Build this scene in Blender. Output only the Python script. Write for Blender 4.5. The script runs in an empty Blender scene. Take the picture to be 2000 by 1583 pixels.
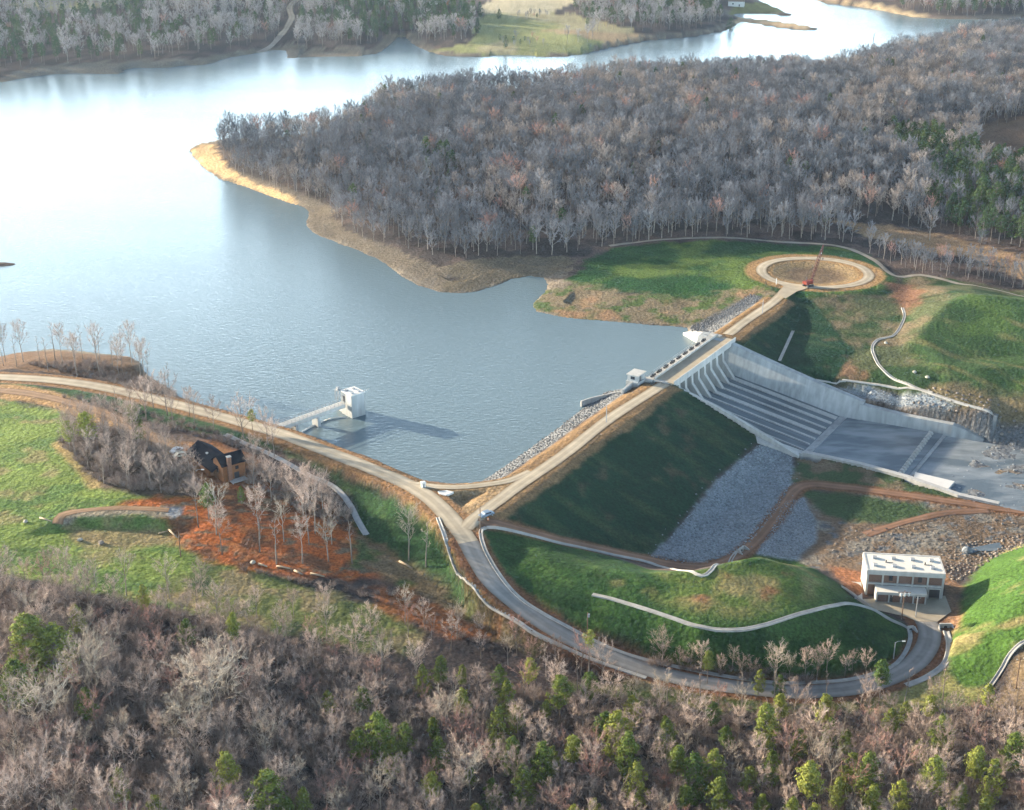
import bpy, math, random
import numpy as np
from mathutils import Vector, Matrix
from mathutils.geometry import delaunay_2d_cdt, tessellate_polygon

R = math.radians
random.seed(7)
rng = np.random.default_rng(7)

# ---------------------------------------------------------------- camera, sky, sun, exposure
FOC = 2780.0                      # focal length in photo pixels (photo 2000 x 1583)
PITCH = R(22.4)
CAM_Z = 180.0
SUN_EL, SUN_AZ = R(12.8), R(-62.0)   # azimuth from +Y, negative = to the left
scene = bpy.context.scene
cam_data = bpy.data.cameras.new('camera')
cam = bpy.data.objects.new('camera', cam_data)
scene.collection.objects.link(cam)
scene.camera = cam
cam_data.sensor_fit = 'HORIZONTAL'
cam_data.sensor_width = 36.0
cam_data.lens = 36.0 * FOC / 2000.0
cam_data.clip_start = 1.0
cam_data.clip_end = 20000.0
cam.location = (0, 0, CAM_Z)
cam.rotation_euler = (R(90) - PITCH, 0, 0)

world = bpy.data.worlds.new('World')
scene.world = world
world.use_nodes = True
wn, wl = world.node_tree.nodes, world.node_tree.links
wn.clear()
w_out = wn.new('ShaderNodeOutputWorld')
sky = wn.new('ShaderNodeTexSky')
sky.sky_type = 'NISHITA'
sky.sun_disc = False
sky.sun_elevation = SUN_EL
sky.sun_rotation = SUN_AZ
sky.altitude = 200
sky.air_density = 1.0
sky.dust_density = 2.0
sky.ozone_density = 1.5
bg = wn.new('ShaderNodeBackground')
bg.inputs['Strength'].default_value = 0.085
wl.new(sky.outputs[0], bg.inputs[0])
# pale haze glow added low in the unseen sky, right of the sun, for lake glare
geo = wn.new('ShaderNodeTexCoord')
sep = wn.new('ShaderNodeSeparateXYZ')
wl.new(geo.outputs['Generated'], sep.inputs[0])
band = wn.new('ShaderNodeMapRange')
band.interpolation_type = 'SMOOTHSTEP'
band.inputs['From Min'].default_value = 0.0
band.inputs['From Max'].default_value = 0.24
band.inputs['To Min'].default_value = 1.0
band.inputs['To Max'].default_value = 0.0
wl.new(sep.outputs['Z'], band.inputs['Value'])
dot = wn.new('ShaderNodeVectorMath'); dot.operation = 'DOT_PRODUCT'
HAZE_AZ = R(-34)
dot.inputs[1].default_value = (math.sin(HAZE_AZ), math.cos(HAZE_AZ), 0)
wl.new(geo.outputs['Generated'], dot.inputs[0])
az = wn.new('ShaderNodeMapRange'); az.interpolation_type = 'SMOOTHSTEP'
az.inputs['From Min'].default_value = 0.55
az.inputs['From Max'].default_value = 1.0
az.inputs['To Min'].default_value = 0.55
az.inputs['To Max'].default_value = 1.0
wl.new(dot.outputs['Value'], az.inputs['Value'])
mul = wn.new('ShaderNodeMath'); mul.operation = 'MULTIPLY'
wl.new(band.outputs[0], mul.inputs[0]); wl.new(az.outputs[0], mul.inputs[1])
mul2 = wn.new('ShaderNodeMath'); mul2.operation = 'MULTIPLY'
mul2.inputs[1].default_value = 6.6
wl.new(mul.outputs[0], mul2.inputs[0])
bg2 = wn.new('ShaderNodeBackground')
bg2.inputs['Color'].default_value = (0.66, 0.86, 1.0, 1)
wl.new(mul2.outputs[0], bg2.inputs['Strength'])
addsh = wn.new('ShaderNodeAddShader')
wl.new(bg.outputs[0], addsh.inputs[0]); wl.new(bg2.outputs[0], addsh.inputs[1])
wl.new(addsh.outputs[0], w_out.inputs['Surface'])

sun_data = bpy.data.lights.new('sun', 'SUN')
sun_data.energy = 5.0
sun_data.angle = R(0.5)
sun_data.color = (1.0, 0.85, 0.64)
sun = bpy.data.objects.new('sun', sun_data)
scene.collection.objects.link(sun)
sdir = Vector((math.sin(SUN_AZ) * math.cos(SUN_EL), math.cos(SUN_AZ) * math.cos(SUN_EL), math.sin(SUN_EL)))
sun.rotation_euler = sdir.to_track_quat('Z', 'Y').to_euler()
sun.location = (-200, 300, 200)

scene.view_settings.view_transform = 'Standard'
scene.view_settings.look = 'None'
scene.view_settings.exposure = 1.7
scene.view_settings.gamma = 1.0
scene.view_settings.use_curve_mapping = False
scene.cycles.max_bounces = 4
scene.cycles.diffuse_bounces = 2
scene.cycles.glossy_bounces = 2
scene.cycles.transmission_bounces = 2
scene.cycles.volume_bounces = 0
scene.cycles.caustics_reflective = False
scene.cycles.caustics_refractive = False

# ---------------------------------------------------------------- geometry helpers
CP, SP = math.cos(PITCH), math.sin(PITCH)

def on_plane(px, py, z=0.0):
    """world point at height z seen at photo pixel (px, py)"""
    a, b = (px - 1000) / FOC, (py - 791.5) / FOC
    d = (a, CP - b * SP, -SP - b * CP)
    t = (z - CAM_Z) / d[2]
    return np.array([d[0] * t, d[1] * t, z])

AX = on_plane(925, 1008, 5)
BX = on_plane(1520, 585, 5)
_u = (BX - AX)[:2]
UX = _u / np.hypot(*_u)                     # along the dam crest
VX = np.array([UX[1], -UX[0]])              # downstream
DAM_ANG = math.atan2(UX[1], UX[0])

def uv(u, v, z=0.0):
    p = AX[:2] + UX * u + VX * v
    return np.array([p[0], p[1], z])

def smooth(a, b, x):
    t = np.clip((x - a) / (b - a), 0, 1)
    return t * t * (3 - 2 * t)

def _hash(ix, iy, s):
    h = (ix.astype(np.int64) * 374761393 + iy.astype(np.int64) * 668265263 + s * 1442695041) & 0xffffffff
    h = ((h ^ (h >> 13)) * 1274126177) & 0xffffffff
    return ((h ^ (h >> 16)) & 0xffff) / 65535.0

def vnoise(x, y, s=0):
    ix, iy = np.floor(x), np.floor(y)
    fx, fy = x - ix, y - iy
    fx, fy = fx * fx * (3 - 2 * fx), fy * fy * (3 - 2 * fy)
    a = _hash(ix, iy, s); b = _hash(ix + 1, iy, s); c = _hash(ix, iy + 1, s); d = _hash(ix + 1, iy + 1, s)
    return (a * (1 - fx) + b * fx) * (1 - fy) + (c * (1 - fx) + d * fx) * fy

def fbm(x, y, scale, s=0, o=4):
    x, y = np.asarray(x) / scale, np.asarray(y) / scale
    t, amp, tot = 0, 0.5, 0
    for k in range(o):
        t = t + amp * vnoise(x * 2 ** k + 17.3 * k, y * 2 ** k - 9.1 * k, s + k)
        tot += amp; amp *= 0.5
    return t / tot                            # 0..1

def seg_dist(x, y, poly, closed=False, zs=None):
    """distance to a polyline; with zs also the height of the nearest point"""
    P = np.asarray(poly, float)[:, :2]
    best = np.full(x.shape, 1e18); bz = np.zeros(x.shape)
    n = len(P)
    for i in range(n if closed else n - 1):
        a, b = P[i], P[(i + 1) % n]
        d = b - a
        L2 = max(d @ d, 1e-9)
        t = np.clip(((x - a[0]) * d[0] + (y - a[1]) * d[1]) / L2, 0, 1)
        q = (x - a[0] - t * d[0]) ** 2 + (y - a[1] - t * d[1]) ** 2
        m = q < best
        best = np.where(m, q, best)
        if zs is not None:
            bz = np.where(m, zs[i] * (1 - t) + zs[(i + 1) % n] * t, bz)
    return (np.sqrt(best), bz) if zs is not None else np.sqrt(best)

def inside(x, y, poly):
    P = np.asarray(poly, float)[:, :2]
    r = np.zeros(x.shape, bool)
    n = len(P); j = n - 1
    for i in range(n):
        xi, yi, xj, yj = P[i, 0], P[i, 1], P[j, 0], P[j, 1]
        if yi != yj:
            c = ((yi > y) != (yj > y)) & (x < (xj - xi) * (y - yi) / (yj - yi) + xi)
            r ^= c
        j = i
    return r

def signed(x, y, poly):
    d = seg_dist(x, y, poly, closed=True)
    return np.where(inside(x, y, poly), d, -d)

def curve(pts, step=1.5):
    """Catmull-Rom through the points, resampled about every step metres"""
    P = np.asarray(pts, float)
    Q = np.vstack([2 * P[0] - P[1], P, 2 * P[-1] - P[-2]])
    out = []
    for i in range(1, len(Q) - 2):
        p0, p1, p2, p3 = Q[i - 1], Q[i], Q[i + 1], Q[i + 2]
        n = max(1, int(np.linalg.norm((p2 - p1)[:2]) / step))
        for k in range(n):
            t = k / n
            out.append(0.5 * ((2 * p1) + (p2 - p0) * t + (2 * p0 - 5 * p1 + 4 * p2 - p3) * t * t + (3 * p1 - p0 - 3 * p2 + p3) * t ** 3))
    out.append(P[-1])
    return np.array(out)

class MB:
    """collects polygons for one mesh"""
    def __init__(self): self.v, self.f = [], []
    def add(self, verts, faces):
        o = len(self.v)
        self.v.extend([tuple(map(float, p)) for p in verts])
        self.f.extend([tuple(i + o for i in f) for f in faces])
        return self
    def box(self, c, s, ang=0.0, M=None):
        x, y, z = s[0] / 2, s[1] / 2, s[2] / 2
        vs = [(-x, -y, -z), (x, -y, -z), (x, y, -z), (-x, y, -z), (-x, -y, z), (x, -y, z), (x, y, z), (-x, y, z)]
        T = Matrix.Translation(Vector(c)) @ Matrix.Rotation(ang, 4, 'Z')
        if M is not None: T = M @ T
        return self.add([T @ Vector(q) for q in vs], [(0, 3, 2, 1), (4, 5, 6, 7), (0, 1, 5, 4), (1, 2, 6, 5), (2, 3, 7, 6), (3, 0, 4, 7)])
    def prism(self, bottom, top):
        """two loops of equal length"""
        n = len(bottom)
        return self.add(list(bottom) + list(top), [tuple(range(n - 1, -1, -1)), tuple(range(n, 2 * n))] + [(i, (i + 1) % n, n + (i + 1) % n, n + i) for i in range(n)])
    def tube(self, path, rad, n=6, cap=True):
        P = [Vector(p) for p in path]
        rings = []
        for i, p in enumerate(P):
            d = (P[min(i + 1, len(P) - 1)] - P[max(i - 1, 0)])
            d = d.normalized() if d.length > 1e-6 else Vector((0, 0, 1))
            a = d.cross(Vector((1, 0, 0)) if abs(d.x) < 0.7 else Vector((0, 1, 0))).normalized()
            b = d.cross(a)
            r = rad[i] if hasattr(rad, '__len__') else rad
            rings.append([p + (a * math.cos(2 * math.pi * k / n) + b * math.sin(2 * math.pi * k / n)) * r for k in range(n)])
        vs = [q for r_ in rings for q in r_]
        fs = []
        for i in range(len(P) - 1):
            for k in range(n):
                fs.append((i * n + k, i * n + (k + 1) % n, (i + 1) * n + (k + 1) % n, (i + 1) * n + k))
        if cap:
            fs.append(tuple(range(n - 1, -1, -1))); fs.append(tuple(range((len(P) - 1) * n, len(P) * n)))
        return self.add(vs, fs)
    def mesh(self, name, mat=None, shade=False):
        me = bpy.data.meshes.new(name)
        me.from_pydata(self.v, [], self.f)
        me.update()
        if mat: me.materials.append(mat)
        if shade:
            me.polygons.foreach_set('use_smooth', [True] * len(me.polygons))
        return me
    def build(self, name, mat, parent=None, shade=False):
        return link(name, self.mesh(name, mat, shade), parent)

COL = scene.collection
def link(name, me, parent=None):
    o = bpy.data.objects.new(name, me)
    COL.objects.link(o)
    if parent is not None: o.parent = parent
    return o
def thing(name, label, cat, loc=(0, 0, 0), rz=0.0, group=None):
    o = bpy.data.objects.new(name, None)
    COL.objects.link(o)
    o.empty_display_size = 0.5
    o.location = loc; o.rotation_euler = (0, 0, rz)
    return tag(o, label, cat, group)
def tag(o, label, cat, group=None):
    o['label'] = label; o['category'] = cat
    if group: o['group'] = group
    return o
def struct(o, label=None):
    o['kind'] = 'structure'
    if label: o['label'] = label
    return o

# ---------------------------------------------------------------- materials
def nt(name):
    m = bpy.data.materials.new(name); m.use_nodes = True
    t = m.node_tree
    return m, t.nodes, t.links, t.nodes['Principled BSDF']

def surf(name, col, rough=0.85, var=0.25, scale=0.6, scale2=0.06, bump=0.0, col2=None, spec=0.25, metallic=0.0, bscale=2.0, stretch=None, tracks=False):
    """flat-coloured stuff with two scales of wear and optional bump, in object/world metres"""
    m, N, L, b = nt(name)
    tc = N.new('ShaderNodeTexCoord')
    n1 = N.new('ShaderNodeTexNoise'); n1.inputs['Scale'].default_value = scale; n1.inputs['Detail'].default_value = 4
    n2 = N.new('ShaderNodeTexNoise'); n2.inputs['Scale'].default_value = scale2; n2.inputs['Detail'].default_value = 3
    L.new(tc.outputs['Object'], n2.inputs['Vector'])
    if stretch:
        mp = N.new('ShaderNodeMapping'); mp.inputs['Scale'].default_value = stretch
        L.new(tc.outputs['Object'], mp.inputs['Vector']); L.new(mp.outputs[0], n1.inputs['Vector'])
    else:
        L.new(tc.outputs['Object'], n1.inputs['Vector'])
    ad = N.new('ShaderNodeMath'); ad.operation = 'ADD'
    L.new(n1.outputs['Fac'], ad.inputs[0]); L.new(n2.outputs['Fac'], ad.inputs[1])
    mr = N.new('ShaderNodeMapRange')
    mr.inputs['From Min'].default_value = 0.65; mr.inputs['From Max'].default_value = 1.35
    L.new(ad.outputs[0], mr.inputs['Value'])
    mx = N.new('ShaderNodeMix'); mx.data_type = 'RGBA'
    c2 = col2 or tuple(c * (1 - var) for c in col)
    mx.inputs['A'].default_value = (*c2, 1); mx.inputs['B'].default_value = (*[min(1, c * (1 + (0 if col2 else var))) for c in col], 1)
    L.new(mr.outputs[0], mx.inputs['Factor'])
    if tracks:                               # wheel tracks worn paler along the road
        at = N.new('ShaderNodeAttribute'); at.attribute_name = 'across'
        ab = N.new('ShaderNodeMath'); ab.operation = 'ABSOLUTE'; L.new(at.outputs['Fac'], ab.inputs[0])
        rp = N.new('ShaderNodeValToRGB'); L.new(ab.outputs[0], rp.inputs[0])
        els = rp.color_ramp.elements
        els[0].position, els[0].color = 0.0, (.92, .92, .92, 1); els[1].position, els[1].color = 1.0, (.62, .56, .5, 1)
        for p_, c_ in ((.2, .88), (.42, 1.12), (.6, 1.05), (.78, .86)):
            q_ = els.new(p_); q_.color = (c_, c_, c_, 1)
        ml = N.new('ShaderNodeMix'); ml.data_type = 'RGBA'; ml.blend_type = 'MULTIPLY'; ml.inputs['Factor'].default_value = 1.0
        L.new(mx.outputs['Result'], ml.inputs['A']); L.new(rp.outputs[0], ml.inputs['B'])
        L.new(ml.outputs['Result'], b.inputs['Base Color'])
    else:
        L.new(mx.outputs['Result'], b.inputs['Base Color'])
    b.inputs['Roughness'].default_value = rough
    b.inputs['Specular IOR Level'].default_value = spec
    b.inputs['Metallic'].default_value = metallic
    if bump:
        n3 = N.new('ShaderNodeTexNoise'); n3.inputs['Scale'].default_value = bscale; n3.inputs['Detail'].default_value = 3
        L.new(tc.outputs['Object'], n3.inputs['Vector'])
        bp = N.new('ShaderNodeBump'); bp.inputs['Strength'].default_value = bump; bp.inputs['Distance'].default_value = 0.3
        L.new(n3.outputs['Fac'], bp.inputs['Height']); L.new(bp.outputs[0], b.inputs['Normal'])
    return m

def plant_mat(name, c1, c2, rough=0.9, trans=0.0):
    """colour drifts from plant to plant"""
    m, N, L, b = nt(name)
    oi = N.new('ShaderNodeObjectInfo')
    mx = N.new('ShaderNodeMix'); mx.data_type = 'RGBA'
    mx.inputs['A'].default_value = (*c1, 1); mx.inputs['B'].default_value = (*c2, 1)
    L.new(oi.outputs['Random'], mx.inputs['Factor'])
    tc = N.new('ShaderNodeTexCoord')
    n1 = N.new('ShaderNodeTexNoise'); n1.inputs['Scale'].default_value = 0.9
    L.new(tc.outputs['Object'], n1.inputs['Vector'])
    mr = N.new('ShaderNodeMapRange'); mr.inputs['From Min'].default_value = 0.3; mr.inputs['From Max'].default_value = 0.7
    mr.inputs['To Min'].default_value = 0.7; mr.inputs['To Max'].default_value = 1.3
    L.new(n1.outputs['Fac'], mr.inputs['Value'])
    m2 = N.new('ShaderNodeVectorMath'); m2.operation = 'SCALE'
    L.new(mx.outputs['Result'], m2.inputs[0]); L.new(mr.outputs[0], m2.inputs['Scale'])
    L.new(m2.outputs[0], b.inputs['Base Color'])
    b.inputs['Roughness'].default_value = rough
    b.inputs['Specular IOR Level'].default_value = 0.15
    if trans:
        tr = N.new('ShaderNodeBsdfTranslucent'); ms = N.new('ShaderNodeMixShader'); ms.inputs[0].default_value = trans
        L.new(m2.outputs[0], tr.inputs['Color'])
        out = N['Material Output']
        L.new(b.outputs[0], ms.inputs[1]); L.new(tr.outputs[0], ms.inputs[2]); L.new(ms.outputs[0], out.inputs['Surface'])
    return m

M_CONC = surf('concrete', (0.37, 0.385, 0.385), var=0.34, scale=0.7, scale2=0.09, stretch=(1, 1, .12))
M_CONC_PALE = surf('pale_concrete', (0.46, 0.45, 0.425), var=0.24, scale=0.8, stretch=(1, 1, .15))
M_CONC_DARK = surf('dark_stained_concrete', (0.15, 0.17, 0.185), var=0.42, scale=0.6, stretch=(1, .05, 1))  # stain streaks over a base darkened for shade on the chute
M_DITCH = surf('ditch_concrete', (0.38, 0.365, 0.335), var=0.3, scale=0.5)
M_WHITE = surf('white_paint', (0.66, 0.65, 0.62), var=0.06, rough=0.6)
M_DARK = surf('dark_steel', (0.05, 0.05, 0.055), var=0.3, rough=0.5, spec=0.4)
M_STEEL = surf('grey_steel', (0.30, 0.31, 0.32), var=0.2, rough=0.45, spec=0.5)
M_GATE = surf('gate_steel', (0.060, 0.045, 0.036), var=0.35, rough=0.6)
M_GLASS = surf('window_glass', (0.03, 0.035, 0.045), var=0.2, rough=0.12, spec=0.6)
M_GRAVEL = surf('gravel', (0.42, 0.355, 0.26), var=0.22, scale=0.3, scale2=0.05, bump=0.15, tracks=True)
M_ROAD = surf('paved_road', (0.25, 0.24, 0.225), var=0.2, scale=0.5, scale2=0.05, bump=0.1, tracks=True)
M_DIRTROAD = surf('dirt_track', (0.30, 0.185, 0.105), var=0.25, scale=0.3, scale2=0.06, bump=0.2, tracks=True)
M_REDTRACK = surf('red_dirt_track', (0.23, 0.125, 0.075), var=0.3, scale=0.25, scale2=0.06, bump=0.2, tracks=True)
M_PATH = surf('grey_track', (0.27, 0.24, 0.20), var=0.3, scale=0.25, scale2=0.06)
M_TRUNK = plant_mat('bark', (0.17, 0.14, 0.12), (0.30, 0.255, 0.215))
M_TWIG = plant_mat('twigs', (0.30, 0.228, 0.19), (0.60, 0.465, 0.38))
M_TWIG_FAR = plant_mat('far_twigs', (0.10, 0.108, 0.126), (0.255, 0.256, 0.276))  # blue of the woodland shade is put into the twig colour
M_TWIG_TAN = plant_mat('tan_twigs', (0.23, 0.195, 0.175), (0.40, 0.34, 0.30))
M_TWIG_PALER = plant_mat('distant_twigs', (0.26, 0.25, 0.245), (0.44, 0.405, 0.385))  # paler copy for far woods, haze and sunlight put into the colour
M_TWIG_PALE = plant_mat('pale_twigs', (0.36, 0.30, 0.23), (0.50, 0.415, 0.325))
M_TWIG_RED = plant_mat('budding_twigs', (0.34, 0.18, 0.145), (0.44, 0.27, 0.22))
M_BRUSH = plant_mat('brush', (0.19, 0.15, 0.13), (0.36, 0.285, 0.24))
M_PINE = plant_mat('pine_needles', (0.085, 0.135, 0.032), (0.27, 0.29, 0.065), trans=0.25)
M_PINE_DARK = plant_mat('dark_needles', (0.035, 0.07, 0.03), (0.075, 0.11, 0.04), trans=0.2)
# ---------------------------------------------------------------- the lie of the land
def px_line(pts, z=None):
    return [on_plane(p[0], p[1], p[2] if z is None else z) for p in pts]

SHORE_NEAR = px_line([(-900, 765), (-300, 722), (0, 697), (50, 688), (100, 684), (150, 686), (200, 691), (255, 697), (275, 712), (290, 735),
    (318, 752), (350, 777), (400, 795), (450, 812), (500, 825), (540, 836), (590, 848), (640, 862), (690, 885), (740, 901),
    (790, 926), (830, 939), (880, 945), (930, 946)], 0)
SHORE_DAM = [uv(28, -15), uv(50, -15), uv(78, -16), uv(103, -18), uv(111, -17.5), uv(114, -10), uv(114, -2.5), uv(168.5, -2.5),
    uv(169.5, -10), uv(176, -16), uv(184, -22)]
SHORE_COVE = px_line([(1334, 639), (1250, 633), (1190, 628), (1100, 620), (1050, 610), (1040, 598), (1046, 588), (1060, 575), (1072, 556), (1062, 543), (1035, 540),
    (1000, 545), (962, 561), (930, 570)], 0)
SHORE_PEN = px_line([(900, 573), (860, 571), (815, 558), (785, 540), (760, 520), (730, 503), (700, 490), (650, 472), (615, 458), (600, 445), (597, 430), (606, 415), (590, 404),
    (560, 395), (520, 380), (480, 365), (430, 350), (400, 330), (378, 306), (374, 293), (390, 284), (413, 280)], 0)
SHORE_BACK = px_line([(440, 274), (480, 272), (560, 268), (640, 255), (700, 236), (742, 203), (770, 192), (800, 186), (850, 180), (950, 174), (1060, 172),
    (1170, 158), (1300, 150), (1400, 144), (1500, 140), (1600, 146), (1640, 138), (1690, 122), (1740, 108), (1800, 97), (1840, 84), (1900, 75), (2000, 64), (2300, 44)], 0)
SHORE_FAR = px_line([(2300, 22), (2000, 36), (1900, 39), (1830, 38), (1790, 35), (1740, 25), (1710, 18), (1680, 14), (1610, 5), (1560, -8), (1500, -14), (1470, -4),
    (1505, 12), (1548, 31), (1500, 28), (1430, 27), (1440, 33), (1500, 41), (1560, 50), (1602, 58), (1570, 61), (1500, 50), (1446, 43), (1436, 51), (1415, 60), (1350, 72), (1260, 79), (1180, 95), (1140, 105),
    (1100, 112), (1060, 110), (990, 107), (930, 112), (870, 110), (830, 100), (806, 86), (794, 73), (776, 73), (760, 90), (740, 105), (700, 111),
    (640, 112), (560, 114), (557, 100), (540, 98), (440, 114), (410, 125), (330, 131), (240, 134), (232, 146), (150, 143), (80, 147), (0, 162), (-400, 190), (-900, 210)], 0)
LAKE = SHORE_NEAR + SHORE_DAM + SHORE_COVE + SHORE_PEN + SHORE_BACK + SHORE_FAR

ROAD = [(-300, 722, 6.5), (-120, 730, 6.2), (0, 737, 6), (100, 743, 6), (200, 757, 5.8), (300, 780, 5.5), (400, 806, 5.2), (500, 834, 5), (560, 852, 5), (640, 883, 5), (720, 914, 5), (790, 944, 5), (822, 962, 5), (847, 980, 5),
    (876, 1009, 4.95), (899, 1037, 4.7), (915, 1060, 4.2), (934, 1095, 3.0), (962, 1137, 1.6), (1010, 1180, -0.6), (1075, 1226, -2.6), (1150, 1265, -4.6), (1250, 1304, -6.4),
    (1350, 1330, -7.6), (1450, 1344, -8.4), (1550, 1352, -8.9), (1650, 1347, -9), (1720, 1331, -9), (1777, 1303, -9), (1806, 1272, -9),
    (1816, 1240, -9), (1806, 1211, -9), (1784, 1192, -9)]
CREST = [(909, 1032, 4.8), (935, 1007, 4.95), (978, 975, 5), (1010, 951, 5), (1100, 889.5, 5), (1190, 819, 5), (1280, 761, 5), (1312, 738, 5), (1400, 670, 5), (1460, 625, 5), (1511, 590, 5.1), (1538, 563, 5.6)]
FORK = [(800, 945, 5), (850, 951, 5), (900, 952, 5), (950, 947, 5), (995, 939, 5), (1036, 922, 5)]
GROIN = [(935, 1015, 4.7), (965, 1022, 4), (1000, 1030, 2.9), (1100, 1057, -1), (1180, 1075, -4.5), (1260, 1092, -8), (1310, 1103, -9.4), (1370, 1109, -10), (1410, 1100, -10.6), (1450, 1080, -11),
    (1490, 1040, -11.4), (1530, 990, -11.5), (1552, 958, -11.5), (1580, 946, -11.5), (1640, 950, -11.4), (1720, 960, -11.5), (1800, 972, -11.7), (1900, 986, -12), (2000, 1000, -12.3), (2150, 1012, -12.5)]
LANE = [(-300, 745, 7), (-100, 754, 6.8), (0, 763, 6.7), (60, 770, 6.7), (130, 785, 6.7), (200, 806, 6.6), (255, 832, 6.4), (300, 858, 6.2), (335, 880, 6.0)]
BERM = [(1157, 1162, 0.8), (1200, 1172, 0.7), (1260, 1190, 0.5), (1320, 1210, 0.2), (1370, 1225, 0), (1430, 1231, -0.2), (1490, 1222, -0.4), (1560, 1200, -0.9), (1620, 1185, -1.7), (1660, 1180, -2.6), (1700, 1190, -4.4), (1740, 1212, -6.8), (1775, 1229, -8.5)]
HILLDITCH = [(1778, 560, 5), (1763, 600, 4), (1766, 622, 3.5), (1748, 654, 2.5), (1714, 666, 1.8), (1704, 688, 1.2), (1725, 724, 0), (1770, 750, -1.2), (1820, 770, -2.2), (1880, 790, -3), (1938, 809, -3.7), (1948, 820, -4)]
BACKDITCH = [(1592, 742, -3.4), (1640, 745, -3.5), (1700, 750, -3.4), (1760, 758, -3.1), (1822, 768, -2.4)]

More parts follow.
